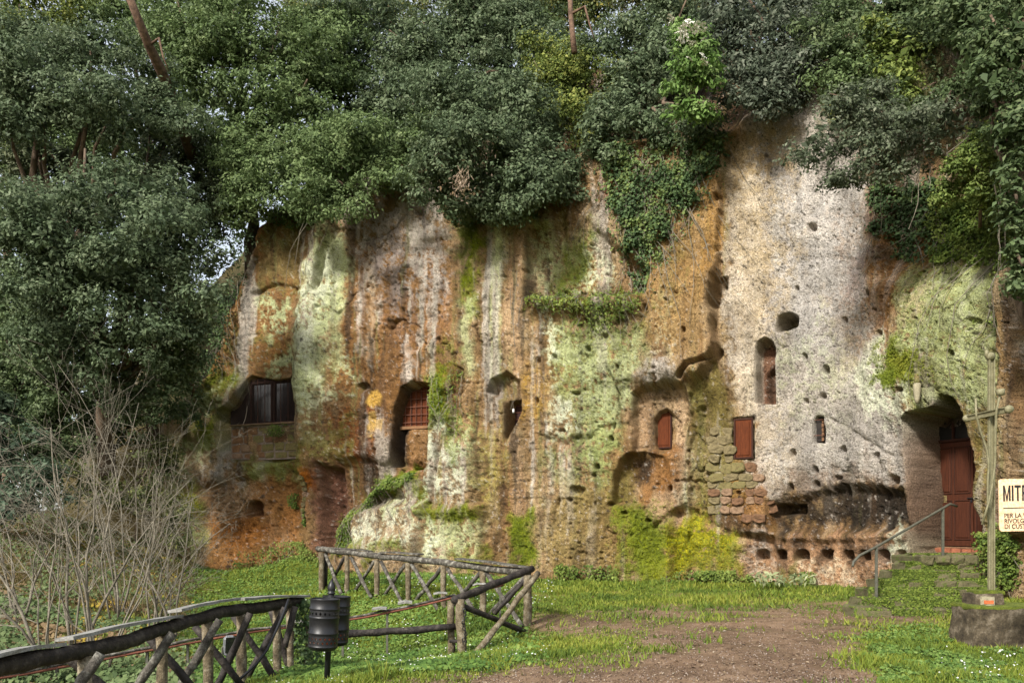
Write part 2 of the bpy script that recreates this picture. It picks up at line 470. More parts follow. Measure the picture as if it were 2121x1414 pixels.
carve([(1579, 834), (1576, 770), (1600, 745), (1600, 834)], 0.22, 6, 3)
carve([(1606, 684), (1612, 655), (1632, 646), (1648, 655), (1646, 672), (1626, 680)], 0.75, 4, 2)
carve([(1680, 915), (1680, 870), (1688, 860), (1700, 862), (1703, 914)], 0.36, 2.5, 1)
carve(('l', [(1712, 865), (1780, 905), (1850, 945)], 2.5), 0.07, 6, 3)
carve(('l', [(1596, 702), (1612, 714), (1626, 728)], 2.5), 0.06, 5, 2)
holes = [(1638, 938, 7, 9), (1742, 932, 7, 8), (1815, 945, 8, 8), (1850, 995, 12, 11), (1684, 972, 5, 8), (1822, 1018, 8, 9), (1744, 1016, 4, 12),
         (1686, 1003, 6, 9), (1732, 990, 8, 5), (1636, 1010, 6, 9), (1708, 765, 7, 9), (1700, 818, 7, 6), (1664, 828, 4, 5), (1645, 590, 4, 4), (1676, 466, 9, 9), (1664, 735, 4, 6),
         (1995, 735, 7, 7), (1962, 675, 4, 6), (2036, 668, 9, 7), (1970, 580, 6, 7), (1825, 690, 8, 6), (1874, 808, 8, 5), (2060, 870, 8, 6), (1743, 660, 5, 6), (1790, 605, 5, 7),
         (2070, 950, 12, 26), (2050, 930, 6, 10), (2085, 985, 8, 10), (1110, 744, 5, 6), (1190, 812, 9, 4), (1146, 735, 6, 5), (1218, 722, 5, 6), (1264, 908, 5, 5), (1235, 966, 6, 6),
         (1194, 1014, 16, 9), (1180, 1034, 6, 4), (1228, 984, 5, 3), (1263, 1045, 7, 5), (1388, 1012, 5, 8), (1346, 1078, 8, 3), (1296, 1062, 8, 5), (1108, 828, 4, 7), (741, 420, 4, 4), (860, 434, 7, 6),
         (752, 800, 12, 9), (1528, 1020, 5, 4), (1310, 470, 5, 4), (1360, 520, 7, 3), (1480, 405, 7, 8), (1496, 585, 5, 6), (548, 1040, 3, 3), (492, 1037, 4, 4), (1425, 690, 5, 5), (1340, 640, 5, 6), (1280, 760, 4, 4)]
for hx, hy, rx, ry in holes:
    carve(('e', hx, hy, rx * .82, ry * .82), 0.30, min(rx, ry) * 0.6, 2.0, 1.5)
carve(('l', [(1640, 540), (1680, 532), (1730, 528), (1765, 535)], 3), 0.05, 8, 3)
# edge of the white face, dark gully and lichen bulge at the right
ex = np.interp(GY, [150, 280, 400, 480, 560, 640, 720], [1760, 1765, 1790, 1800, 1800, 1815, 1830])
D += 0.65 * smooth((GX - ex + W1 * 12) / 40) * smooth((640 - GY) / 160) * smooth((2150 - GX) / 120)
carve(('e', 1960, 690, 120, 150), -0.40, 80, 10)
carve(('l', [(1968, 568), (1940, 620), (1910, 680)], 4), 0.10, 10, 3)
carve(('l', [(1968, 568), (2000, 600), (2045, 655)], 4), 0.12, 9, 3)
carve([(2085, 560), (2200, 540), (2200, 1110), (2110, 1110), (2094, 900), (2098, 700)], -0.5, 16, 8)
carve([(2040, 560), (2072, 540), (2082, 700), (2050, 700)], 0.5, 14, 6)
# doorway
carve([(1888, 1146), (1884, 1000), (1874, 870), (1888, 856), (1950, 846), (1966, 822), (1982, 826), (1994, 850), (2002, 920), (2016, 1010), (2030, 1080), (2034, 1146)], 1.35, 4, 2)
carve([(1896, 905), (1912, 880), (1920, 1100), (1905, 1140), (1894, 1060)], 0.06, 6, 3)
# wide grilled window (left), its wall, and the step of rock in front
carve([(444, 866), (452, 850), (474, 838), (500, 790), (512, 776), (560, 786), (590, 782), (609, 772), (617, 840), (616, 952), (560, 956), (470, 950), (455, 930), (450, 880)], 0.60, 3, 1.5)
carve([(476, 880), (617, 880), (616, 955), (476, 952)], -0.22, 2, 0.5, 0.5)
# barred window opening
carve([(806, 962), (816, 850), (832, 805), (860, 792), (893, 796), (894, 880), (884, 968), (850, 972)], 0.75, 4, 2)
carve([(820, 968), (826, 886), (892, 884), (884, 970)], -0.42, 2.5, 0.8, 0.5)
carve([(722, 860), (790, 860), (780, 960), (716, 960)], 0.07, 4, 2)
carve(('l', [(664, 820), (668, 800), (682, 798), (690, 812)], 2), 0.12, 5, 2)
carve(('l', [(664, 815), (660, 860), (662, 890)], 2), 0.14, 5, 3)
# narrow dark window
carve([(1010, 812), (1020, 786), (1050, 770), (1074, 790), (1078, 840), (1062, 880), (1050, 910), (1046, 906), (1044, 830)], 0.38, 4, 2)
carve([(1046, 908), (1046, 828), (1077, 826), (1078, 845), (1064, 876)], 0.45, 2, 0.6, 0.5)
# small round niche low left
carve([(496, 1068), (498, 1050), (507, 1039), (520, 1036), (531, 1046), (533, 1066)], 0.70, 3, .5, .5)
# natural cracks
for ln, w, dp in [([(505, 600), (530, 588), (556, 580), (604, 590)], 2, .22), ([(500, 690), (520, 690), (545, 712)], 2, .15), ([(672, 450), (690, 470), (668, 530), (648, 600)], 4, .3),
                  ([(680, 470), (664, 520), (655, 590)], 3, .2), ([(1192, 920), (1250, 890), (1270, 880)], 4, .16), ([(1130, 905), (1170, 922), (1200, 905)], 6, .22), ([(1150, 925), (1190, 985)], 2, .08),
                  ([(1330, 830), (1300, 880), (1265, 960)], 2, .08), ([(1362, 1090), (1400, 1062), (1420, 1050)], 5, .25), ([(930, 820), (948, 860), (940, 900)], 7, .25), ([(590, 1042), (572, 1090), (566, 1130)], 2, .12),
                  ([(520, 480), (560, 450), (610, 420)], 5, .3), ([(480, 560), (500, 530), (495, 490)], 4, .3), ([(1418, 860), (1420, 980), (1440, 1060)], 3, .12), ([(1455, 850), (1460, 900)], 5, .18),
                  ([(890, 500), (925, 540), (910, 610), (890, 690), (860, 720)], 7, .16), ([(940, 420), (935, 540), (950, 640)], 10, .18), ([(1160, 440), (1140, 520), (1110, 600)], 8, .12), ([(420, 800), (440, 840)], 4, .2)]:
    carve(('l', ln, w), dp, w + 4, 6, 2)

# ---- medium and fine roughness -----------------------------------
rough_w = 0.45 + 0.55 * smooth((1500 - GX) / 80) + 0.35 * smooth((GY - 900) / 100)
D += -0.20 * MED - 0.11 * fbm(GX / 34, GY / 190, 4, 101) * rough_w - 0.06 * fbm(GX / 20, GY / 24, 5, 111, 0.62) * rough_w
crk = np.abs(fbm(GX / 120 + W1 * .12, GY / 190 + W2 * .12, 4, 501, .55))
D += 0.13 * smooth((0.020 - crk) / 0.02) * smooth(fbm(GX / 160, GY / 160, 2, 511) * 2 + .25) * rough_w
bed = fbm(GX / 300, GY / 26 + W1 * .5, 3, 521)
D += 0.03 * smooth((bed - .25) / .15) * rough_w
D += -0.045 * SP * rough_w - 0.012 * fbm(GX / 3.2, GY / 3.2, 2, 121)
lump = fbm(GX / 28, GY / 30, 3, 131)
D += -0.42 * np.clip(lump, 0, 1) * smooth(1 - np.sqrt(((GX - 800) / 130) ** 2 + ((GY - 640) / 210) ** 2))
# honeycomb pits
prng = np.random.default_rng(5)
npit = 6500
pxs = prng.uniform(430, 2130, npit); pys = prng.uniform(180, 1215, npit)
prs = 1.7 + prng.gamma(0.8, 0.65, npit); prs = np.clip(prs, 1.7, 6.5)
prs *= np.where(vn(pxs / 90, pys / 90, 5) > 0.45, 1.15, 0.8)
prs = np.where((pxs > 1505) & (pxs < 1800), np.minimum(prs, 2.6) * .85, prs)
pdp = 0.02 + prs * 0.013 * prng.uniform(0.6, 1.6, npit)
pel = prng.uniform(0.7, 1.5, npit)
for x0, y0, r, dp, el in zip(pxs, pys, prs, pdp, pel):
    s = _slices(x0 - r * 1.7, x0 + r * 1.7, y0 - r * 1.7, y0 + r * 1.7)
    q = 1 - ((GX[s] - x0) / r / el) ** 2 - ((GY[s] - y0) / r * el) ** 2
    D[s] += dp * np.clip(q * 1.6, 0, 1)

# ---- colour of the rock: mineral, lichen, moss, soot, painted shade --------------
OCH = (0.235, 0.150, 0.070); TAN = (0.31, 0.235, 0.140); ORG = (0.225, 0.112, 0.043); RED = (0.21, 0.075, 0.03); BRN = (0.115, 0.062, 0.028); DBR = (0.05, 0.03, 0.017)
GRY = (0.44, 0.405, 0.36); WHT = (0.60, 0.545, 0.48); CRM = (0.54, 0.45, 0.325); PNK = (0.38, 0.26, 0.16); LIC = (0.45, 0.485, 0.27); LICW = (0.66, 0.68, 0.51); LICG = (0.27, 0.315, 0.13)
MOS = (0.145, 0.185, 0.014); MOSY = (0.28, 0.27, 0.022); MOSD = (0.055, 0.07, 0.012); SOOT_SHADE = (0.022, 0.018, 0.014); OLV = (0.165, 0.145, 0.045); PUR = (0.22, 0.175, 0.15); EAR = (0.07, 0.042, 0.022)
m1 = smooth(MED * 1.4 + 0.5)[..., None]; m2 = smooth(STK * 1.5 + 0.5)[..., None]
CC[:] = np.array(OCH) * (1 - m1) + np.array(TAN) * m1
CC[:] = CC * (1 - 0.35 * m2) + np.array(PNK) * 0.35 * m2
# provinces
paint([(380, 440), (640, 420), (612, 560), (604, 785), (470, 800), (400, 800)], ORG, .75, 30, 14)
paint([(380, 440), (640, 420), (612, 560), (604, 785), (470, 800), (400, 800)], OLV, .7, 30, 14, speck=0.05)
paint([(500, 470), (620, 450), (606, 560), (510, 570)], (.26, .2, .09), .8, 20, 14)
paint([(480, 380), (660, 350), (640, 430), (560, 450), (500, 500), (480, 470)], RED, .85, 14, 10)
paint([(690, 470), (930, 470), (930, 780), (800, 960), (690, 960)], ORG, .75, 30, 18)
paint([(740, 380), (900, 380), (925, 480), (890, 640), (800, 600), (720, 480)], GRY, .75, 36, 20, speck=-0.08)
paint([(760, 480), (910, 480), (890, 700), (810, 700)], PUR, .8, 40, 20, speck=-0.02)
paint([(690, 620), (900, 640), (880, 800), (800, 960), (690, 940)], ORG, .6, 30, 18, speck=-0.1, streak=.3)
paint([(640, 850), (800, 800), (806, 960), (880, 1000), (880, 1060), (690, 1150), (640, 1150)], BRN, .8, 24, 12)
paint([(690, 860), (790, 850), (790, 960), (690, 960)], RED, .7, 14, 8)
for sx, w, y0, y1, c, o in [(955, 10, 480, 780, TAN, .6), (975, 11, 470, 660, MOS, .75), (995, 7, 500, 770, BRN, .6), (1024, 13, 480, 790, LIC, .9), (962, 14, 620, 780, LIC, .7), (1062, 16, 470, 780, PNK, .55),
                         (700, 12, 500, 760, LIC, .7), (750, 7, 560, 720, WHT, .7), (732, 6, 600, 840, DBR, .4), (770, 6, 520, 760, CRM, .5), (846, 5, 720, 800, WHT, .7), (1072, 10, 900, 1110, PNK, .8), (1050, 12, 920, 1150, ORG, .6),
                         (1020, 16, 900, 1080, LICG, .6), (1140, 22, 1000, 1120, PNK, .6), (1110, 20, 950, 1090, TAN, .5), (1170, 20, 900, 1100, PNK, .4), (1405, 10, 830, 1040, CRM, .8), (1425, 10, 800, 1060, LIC, .6), (1375, 8, 930, 1040, ORG, .8),
                         (1540, 26, 360, 700, CRM, .8), (1590, 18, 300, 640, OCH, .4), (1600, 10, 260, 560, LIC, .35), (1490, 10, 400, 600, ORG, .6)]:
    paint([(sx - w, y0), (sx + w, y0), (sx + w, y1), (sx - w, y1)], c, o, 10, 9, 3, streak=.25)
# rain tracks: brown, black and green algae running down from the rim
S3 = fbm(GX / 26, GY / 420, 4, 301, .6); S4 = fbm(GX / 19 + 40, GY / 300, 4, 311, .6); S5 = fbm(GX / 11 + 80, GY / 240, 4, 321, .6); S6 = fbm(GX / 24 + 9, GY / 330, 4, 331, .6)
def rain(k):
    for SF, thr, colr, op_ in ((S3, .16, (.13, .075, .040), .62), (S4, .20, (.045, .036, .028), .58), (S5, .22, (.20, .205, .085), .38), (S6, .16, (.50, .455, .39), .60)):
        w_ = smooth((SF - thr + SP2 * .12 + SP * .10) / .28) * op_ * k * smooth((1180 - GY) / 300 + .35) * (1 - .75 * smooth((GX - 1500) / 40) * smooth((1790 - GX) / 60)) * (1 - .85 * smooth((660 - GX) / 30) * smooth((GY - 985) / 25))
        w_ = w_ * (1 - .9 * smooth((GX - 1300) / 12) * smooth((1424 - GX) / 12) * smooth((GY - 796) / 12) * smooth((1050 - GY) / 12))
        w_ = w_ * (1 - .9 * smooth((GX - 800) / 12) * smooth((888 - GX) / 8) * smooth((GY - 790) / 12) * smooth((1000 - GY) / 12))
        CC[:] = CC * (1 - w_[..., None]) + np.array(colr) * w_[..., None]
rain(1.0)
# lichen on the left rib
paint([(650, 470), (700, 480), (715, 560), (680, 700), (660, 800), (650, 880), (600, 780), (592, 700), (612, 600), (640, 520)], LIC, .92, 20, 12, 5, speck=-0.25)
paint([(640, 540), (690, 520), (690, 560), (660, 640), (640, 760), (610, 720), (618, 620)], LICW, .8, 16, 12, 5, speck=-0.12)
paint(('e', 550, 640, 34, 38), LIC, .9, 14, 14, 6, speck=-0.1)
paint(('e', 570, 750, 30, 16), LIC, .9, 10, 12, 6, speck=-0.1)
paint(('e', 520, 480, 60, 20), LICG, .5, 14, 14, 6, speck=0)
paint(('e', 660, 850, 30, 60), LICW, .6, 18, 14, 6, speck=0.05)
paint(('e', 690, 770, 40, 60), LIC, .6, 18, 14, 6, speck=0.08)
paint([(400, 760), (480, 790), (440, 870), (380, 870)], MOSD, .8, 18, 8, veg=.3)
paint([(430, 790), (470, 770), (480, 810), (440, 860)], MOS, .6, 14, 8, veg=.5)
paint([(410, 840), (440, 800), (470, 830), (440, 860), (420, 866)], LIC, .8, 12, 10, 6, speck=-.05)
paint([(390, 870), (450, 868), (450, 920), (400, 925)], MOS, .9, 8, 8, veg=.8)
paint([(330, 900), (450, 910), (440, 960), (400, 980), (330, 960)], LIC, .6, 14, 12, 6, speck=-.05)
# walls of the lower left
paint([(415, 1000), (640, 985), (640, 1190), (415, 1200)], ORG, .9, 14, 8)
paint([(415, 1010), (520, 1000), (500, 1060), (420, 1080)], PNK, .6, 20, 12)
paint([(540, 1090), (640, 1010), (640, 1180), (560, 1180)], PNK, .35, 24, 14)
paint([(560, 1070), (600, 1030), (640, 1060), (600, 1140)], (.36, .15, .04), .5, 20, 10)
paint([(430, 1090), (500, 1060), (560, 1110), (480, 1160)], (.3, .12, .035), .6, 24, 12)
paint([(615, 1060), (660, 1060), (660, 1150), (620, 1160)], OCH, .7, 10, 6)
paint([(495, 950), (640, 935), (640, 975), (560, 1000), (500, 1000)], OLV, .9, 10, 8, veg=.4)
paint([(500, 960), (610, 950), (600, 985), (510, 1000)], LICG, .5, 10, 8, 4, speck=0)
paint([(450, 945), (500, 945), (500, 1000), (420, 1010), (420, 960)], GRY, .6, 12, 10, speck=0)
paint([(610, 968), (640, 965), (690, 1000), (640, 1010)], (.3, .1, .02), .9, 8, 5)
paint([(650, 960), (705, 965), (695, 1120), (655, 1150)], (.17, .085, .06), .9, 10, 6)
paint([(330, 1000), (410, 1000), (412, 1180), (330, 1200)], LICG, .8, 14, 12, speck=-.15)
paint([(375, 1010), (405, 1000), (405, 1070), (380, 1080)], MOSY, .8, 8, 8, veg=.5)
# niche wall and plaster remnants
paint([(640, 870), (740, 880), (720, 950), (640, 950)], OLV, .8, 20, 12, speck=-.1)
paint([(764, 812), (780, 808), (792, 822), (786, 840), (770, 846), (762, 836)], (.52, .33, .1), .95, 3, 3, tight=True)
paint([(765, 855), (778, 850), (776, 870), (792, 866), (788, 895), (776, 885), (770, 910), (762, 900)], (.5, .34, .13), .9, 3, 4, tight=True)
paint([(735, 895), (770, 892), (786, 905), (740, 910)], (.26, .17, .1), .8, 6, 4)
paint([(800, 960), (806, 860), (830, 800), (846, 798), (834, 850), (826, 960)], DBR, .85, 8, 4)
paint([(822, 882), (890, 880), (882, 968), (820, 968)], (.21, .115, .05), .9, 4, 3)
paint([(816, 958), (884, 960), (884, 978), (810, 976)], (.3, .17, .09), .8, 5, 3)
# mossy mound
paint([(676, 1145), (690, 1080), (720, 1058), (760, 1028), (800, 985), (872, 972), (880, 1030), (860, 1016), (800, 1012), (770, 1040), (730, 1070), (720, 1145)], MOS, .95, 8, 5, veg=1)
paint([(735, 1130), (742, 1068), (800, 1050), (884, 1050), (884, 1140)], TAN, .8, 10, 8)
paint([(735, 1130), (742, 1068), (800, 1050), (884, 1050), (884, 1140)], LICW, .75, 10, 8, 5, speck=0.02)
paint([(780, 1040), (884, 1010), (884, 1060), (800, 1060)], LIC, .7, 10, 8, 5, speck=0.0)
paint([(700, 1128), (870, 1128), (870, 1145), (700, 1148)], MOS, .7, 6, 6, veg=.6)
# buttress: moss, lichen
paint([(892, 785), (925, 780), (940, 860), (910, 900), (888, 880)], MOS, .95, 8, 6, veg=1)
paint([(940, 870), (980, 860), (990, 920), (950, 960), (920, 920)], MOS, .8, 8, 8, speck=-.1, veg=.7)
paint([(890, 880), (915, 860), (930, 890), (900, 960), (884, 1040), (890, 960)], LICW, .9, 8, 7, 4, speck=-.1)
paint([(905, 960), (990, 900), (1000, 950), (960, 1030), (905, 1030)], LICW, .8, 14, 10, 5, speck=-.03)
paint([(940, 880), (980, 870), (1010, 940), (990, 1010), (940, 940)], LIC, .7, 14, 10, 5, speck=-.0)
paint([(885, 1046), (1000, 1044), (990, 1076), (886, 1080)], MOS, .85, 8, 6, veg=.9)
paint([(884, 1075), (1000, 1075), (1010, 1150), (890, 1160)], LIC, .8, 12, 10, 5, speck=-.1)
paint([(890, 1140), (910, 1080), (920, 1150)], LICW, .8, 10, 8, 5, speck=-.1)
paint([(900, 740), (940, 720), (950, 790), (900, 800)], MOS, .6, 12, 8, speck=-.1, veg=.5)
paint([(920, 760), (962, 756), (966, 830), (934, 850)], BRN, .8, 8, 6)
paint([(940, 470), (990, 450), (1000, 560), (960, 620), (945, 560)], MOS, .7, 14, 10, speck=-.1, veg=.4)
paint([(930, 420), (1000, 420), (990, 480), (950, 520)], MOSD, .8, 14, 8)
paint([(985, 900), (1050, 880), (1048, 1100), (1000, 1100)], OCH, .7, 20, 10)
paint([(995, 900), (1050, 900), (1040, 1000), (1000, 1030)], (.34, .29, .09), .6, 20, 10, speck=0)
paint([(1062, 1055), (1105, 1060), (1110, 1170), (1074, 1180), (1056, 1110)], MOS, .95, 8, 8, veg=.9)
paint([(1005, 1130), (1060, 1120), (1060, 1160), (1005, 1160)], OCH, .7, 12, 8)
paint([(940, 1150), (1020, 1140), (1030, 1170), (940, 1170)], MOS, .7, 10, 8, veg=.6)
# centre face
paint([(1090, 450), (1160, 430), (1240, 520), (1260, 600), (1100, 590)], LIC, .75, 20, 16, 6, speck=-.12)
paint([(1180, 500), (1240, 490), (1250, 570), (1190, 590)], LICW, .75, 16, 14, 6, speck=-.0)
paint([(1130, 590), (1190, 480), (1220, 470), (1200, 560), (1160, 600)], MOS, .8, 12, 10, veg=.6)
paint([(1120, 400), (1180, 370), (1200, 450), (1150, 500)], (.2, .1, .04), .7, 16, 10)
paint([(1270, 300), (1300, 330), (1290, 420), (1250, 420), (1230, 340)], (.22, .09, .04), .8, 14, 10)
paint([(1085, 590), (1335, 596), (1335, 640), (1085, 635)], EAR, .8, 8, 6, veg=.5)
paint([(1090, 600), (1335, 600), (1330, 630), (1090, 630)], MOS, .6, 8, 8, speck=0.0, veg=.8)
paint([(1150, 640), (1335, 640), (1320, 690), (1240, 740), (1150, 680)], MOSD, .75, 16, 10, speck=-.15, veg=.45)
paint([(1130, 660), (1330, 680), (1320, 760), (1290, 870), (1240, 1000), (1190, 900), (1140, 780)], LICG, .75, 28, 16, 6, speck=-.25)
paint([(1140, 680), (1320, 700), (1300, 830), (1260, 860), (1190, 780), (1140, 760)], LIC, .7, 24, 16, 6, speck=-.02)
paint([(1220, 760), (1310, 760), (1280, 880), (1220, 900)], LIC, .65, 20, 12, 6, speck=-.12, streak=.3)
paint([(1250, 660), (1300, 680), (1270, 800), (1240, 760)], DBR, .4, 20, 12, 6, speck=.02)
paint([(1140, 830), (1200, 830), (1200, 890), (1150, 910)], LICW, .85, 14, 10, 6, speck=.0)
paint([(1120, 630), (1150, 640), (1150, 780), (1136, 860)], LICW, .6, 10, 8, 6, speck=.03)
paint([(1140, 910), (1270, 880), (1270, 1000), (1180, 1030), (1130, 960)], LICG, .55, 20, 14, 6, speck=-.05)
paint([(1150, 1000), (1270, 1000), (1280, 1190), (1140, 1190), (1110, 1100)], (.24, .185, .075), .75, 26, 14)
paint([(1200, 1080), (1260, 1070), (1260, 1160), (1150, 1170)], BRN, .4, 24, 14, speck=-.05)
paint([(1085, 760), (1130, 770), (1130, 860), (1085, 860)], (.36, .22, .05), .6, 14, 10, speck=-.1)
paint([(1340, 760), (1420, 740), (1420, 800), (1330, 800)], GRY, .7, 16, 10, 5, speck=-.1)
paint([(1360, 690), (1400, 690), (1420, 780), (1350, 790)], WHT, .7, 16, 12, 5, speck=.05)
paint([(1350, 620), (1390, 620), (1400, 740), (1360, 740)], LIC, .5, 14, 10, 5, speck=-.05)
paint([(1300, 430), (1490, 330), (1486, 600), (1470, 740), (1420, 780), (1340, 700)], (.34, .215, .09), .55, 24, 12)
paint([(1380, 500), (1420, 500), (1430, 620), (1390, 620)], OLV, .4, 16, 12, speck=-.05)
paint([(1450, 330), (1490, 320), (1480, 560), (1455, 560)], (.4, .22, .07), .5, 16, 10)
paint([(1312, 810), (1345, 800), (1352, 925), (1312, 930)], PNK, .85, 8, 4)
paint([(1345, 800), (1420, 800), (1415, 850), (1350, 850)], (.33, .24, .15), .7, 10, 5)
paint([(1340, 850), (1352, 850), (1354, 930), (1338, 930)], SOOT_SHADE, .55, 8, 4)
paint([(1392, 840), (1424, 810), (1420, 1000), (1392, 1000)], PNK, .75, 10, 6)
paint([(1270, 1040), (1272, 960), (1300, 938), (1310, 960), (1300, 1030)], OLV, .7, 10, 5)
paint([(1300, 950), (1410, 935), (1400, 1040), (1320, 1040)], ORG, .8, 12, 6)
paint([(1305, 945), (1340, 940), (1336, 990), (1310, 1000)], SOOT_SHADE, .85, 10, 6)
paint([(1280, 1045), (1345, 1050), (1390, 1090), (1400, 1200), (1280, 1200), (1290, 1100)], MOS, .88, 14, 8, veg=.8)
paint([(1390, 1080), (1460, 1070), (1530, 1120), (1530, 1190), (1390, 1200)], MOSY, .85, 14, 10, speck=-.3, veg=.6)
paint([(1450, 1130), (1530, 1140), (1530, 1200), (1400, 1200)], OLV, .6, 14, 10, speck=-.05)
paint([(1345, 1040), (1400, 1030), (1420, 1060), (1370, 1100), (1345, 1070)], PNK, .8, 10, 6)
# masonry area
paint([(1425, 800), (1500, 760), (1520, 860), (1560, 960), (1530, 1060), (1440, 1060)], OLV, .8, 16, 10)
paint([(1430, 860), (1470, 850), (1500, 1000), (1440, 1040)], TAN, .5, 16, 12, speck=-.03)
paint([(1530, 950), (1570, 950), (1610, 1040), (1590, 1092), (1500, 1088), (1510, 1030)], ORG, .7, 12, 8)
paint([(1450, 1050), (1590, 1086), (1590, 1110), (1500, 1106)], DBR, .8, 8, 5)
# white face
paint([(1500, 300), (1560, 230), (1700, 180), (1770, 300), (1800, 560), (1840, 760), (1880, 900), (1890, 1010), (1560, 1020), (1560, 850), (1512, 740), (1500, 600)], GRY, .85, 22, 12)
paint([(1620, 360), (1740, 330), (1790, 480), (1760, 620), (1700, 760), (1600, 640)], (.50, .47, .435), .7, 40, 20)
paint([(1500, 320), (1570, 300), (1600, 560), (1560, 820), (1510, 740)], CRM, .75, 20, 14)
paint([(1500, 280), (1620, 240), (1620, 330), (1510, 380)], (.36, .25, .12), .7, 24, 14, speck=-.15)
paint([(1650, 330), (1720, 330), (1700, 500), (1660, 480)], WHT, .6, 20, 14, speck=-.05)
paint([(1520, 760), (1620, 840), (1660, 950), (1580, 1000), (1540, 900)], CRM, .5, 24, 14, speck=-.05)
paint([(1500, 560), (1560, 560), (1560, 760), (1510, 760)], WHT, .55, 18, 12, speck=-.1)
paint([(1690, 600), (1800, 600), (1830, 740), (1740, 760)], PNK, .3, 24, 14, speck=0)
paint([(1505, 300), (1640, 250), (1650, 520), (1600, 700), (1510, 720)], (.36, .27, .15), .55, 30, 18, speck=-.02, streak=.35)
paint([(1720, 420), (1800, 440), (1830, 720), (1780, 760), (1740, 600)], (.30, .21, .14), .55, 26, 18, speck=.0, streak=.35)
paint([(1560, 820), (1720, 800), (1880, 860), (1880, 1000), (1640, 1010), (1560, 960)], (.27, .225, .17), .5, 30, 18, speck=.0, streak=.2)
paint([(1600, 720), (1700, 640), (1760, 760), (1720, 900), (1620, 860)], LIC, .35, 30, 18, speck=.05)
paint([(1640, 830), (1860, 840), (1880, 1000), (1650, 1010)], (.37, .345, .315), .5, 30, 14)
paint([(1790, 450), (1870, 470), (1860, 600), (1830, 720), (1800, 700), (1780, 560)], ORG, .75, 14, 12)
paint([(1780, 460), (1830, 440), (1820, 560), (1770, 540)], PUR, .6, 12, 10, speck=-.05)
paint([(1750, 520), (1790, 520), (1780, 600), (1740, 640)], (.34, .27, .25), .5, 16, 12)
# lichen bulge
paint([(1850, 540), (2080, 540), (2090, 850), (1900, 850), (1840, 760), (1870, 680)], LICG, .8, 20, 14, 6, speck=-.3)
paint([(1860, 560), (2060, 560), (2080, 840), (1900, 840)], LIC, .6, 20, 14, 6, speck=-.02)
paint([(1870, 560), (1940, 560), (1920, 680), (1880, 680)], PNK, .5, 16, 14, speck=-.0)
paint([(1770, 790), (1830, 700), (1900, 740), (1890, 840), (1880, 900), (1800, 850)], LICW, .75, 18, 14, 6, speck=-.12)
paint([(1816, 800), (1830, 740), (1850, 710), (1880, 706), (1880, 740), (1940, 740), (1950, 770), (1900, 780), (1850, 812)], MOS, .95, 8, 8, veg=1)
paint([(1900, 750), (1960, 730), (1960, 820), (1900, 800)], OLV, .7, 10, 8, veg=.3)
paint([(1880, 420), (2060, 360), (2080, 540), (1900, 540)], MOS, .85, 18, 12, veg=.9)
paint([(2000, 250), (2050, 260), (2040, 420), (2000, 400)], MOS, .8, 12, 8, veg=.6)
paint([(1940, 200), (2040, 200), (2010, 270), (1940, 250)], (.19, .10, .055), .6, 16, 12)
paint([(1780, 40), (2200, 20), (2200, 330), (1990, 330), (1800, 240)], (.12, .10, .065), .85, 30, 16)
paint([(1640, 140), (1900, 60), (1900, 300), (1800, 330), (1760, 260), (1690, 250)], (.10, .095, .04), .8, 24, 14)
paint([(1700, 150), (1780, 160), (1760, 240), (1700, 240)], MOS, .6, 14, 10, speck=-.1)
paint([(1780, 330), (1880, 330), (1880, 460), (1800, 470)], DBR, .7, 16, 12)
# doorway surround with shade painted in its recess, soot, lower right
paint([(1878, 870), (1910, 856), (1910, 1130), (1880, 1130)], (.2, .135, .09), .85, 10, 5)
paint([(1895, 860), (1990, 830), (2000, 900), (1900, 900)], SOOT_SHADE, .75, 12, 5)  # shadow under the door lintel, painted into the rock colour
paint([(2000, 860), (2100, 850), (2110, 1100), (2035, 1110), (2015, 1000)], OLV, .75, 16, 10, speck=-.25)
paint([(2050, 960), (2110, 960), (2110, 1100), (2050, 1110)], (.26, .17, .14), .7, 14, 10, speck=-.1)
paint([(1590, 1000), (1680, 960), (1760, 985), (1880, 1000), (1890, 1110), (1590, 1112)], BRN, .6, 24, 16, speck=-.15)
paint([(1600, 1050), (1740, 1010), (1880, 1030), (1880, 1090), (1760, 1080), (1620, 1086)], SOOT_SHADE, .85, 18, 16, 6)
paint([(1740, 1030), (1870, 1030), (1880, 1090), (1740, 1090)], SOOT_SHADE, .6, 16, 10)
paint([(1535, 1105), (1890, 1102), (1890, 1215), (1535, 1215)], (.33, .2, .12), .9, 8, 6)
paint([(1540, 1160), (1760, 1170), (1760, 1215), (1560, 1215)], PNK, .75, 16, 10, speck=-.1)
paint([(1640, 1170), (1780, 1170), (1780, 1210), (1640, 1210)], CRM, .6, 16, 10, speck=-.05)
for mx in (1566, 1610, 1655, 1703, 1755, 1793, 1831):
    paint(('e', mx, 1135, 17, 22), SOOT_SHADE, .75, 12, 5)
paint([(1610, 1170), (1645, 1165), (1648, 1212), (1615, 1212)], OLV, .8, 8, 6)
paint([(1850, 1090), (1900, 1090), (1890, 1160), (1850, 1165)], LICW, .8, 12, 8, 5, speck=-.05)
paint([(1540, 1100), (1580, 1100), (1590, 1200), (1550, 1200)], WHT, .35, 14, 8, speck=-.05)
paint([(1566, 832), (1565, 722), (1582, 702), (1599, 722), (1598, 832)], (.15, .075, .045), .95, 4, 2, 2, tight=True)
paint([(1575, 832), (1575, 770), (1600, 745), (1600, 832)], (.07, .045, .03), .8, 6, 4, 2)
paint([(1608, 682), (1614, 656), (1632, 648), (1646, 656), (1644, 671), (1626, 678)], (.13, .11, .06), .9, 4, 2, 2, tight=True)
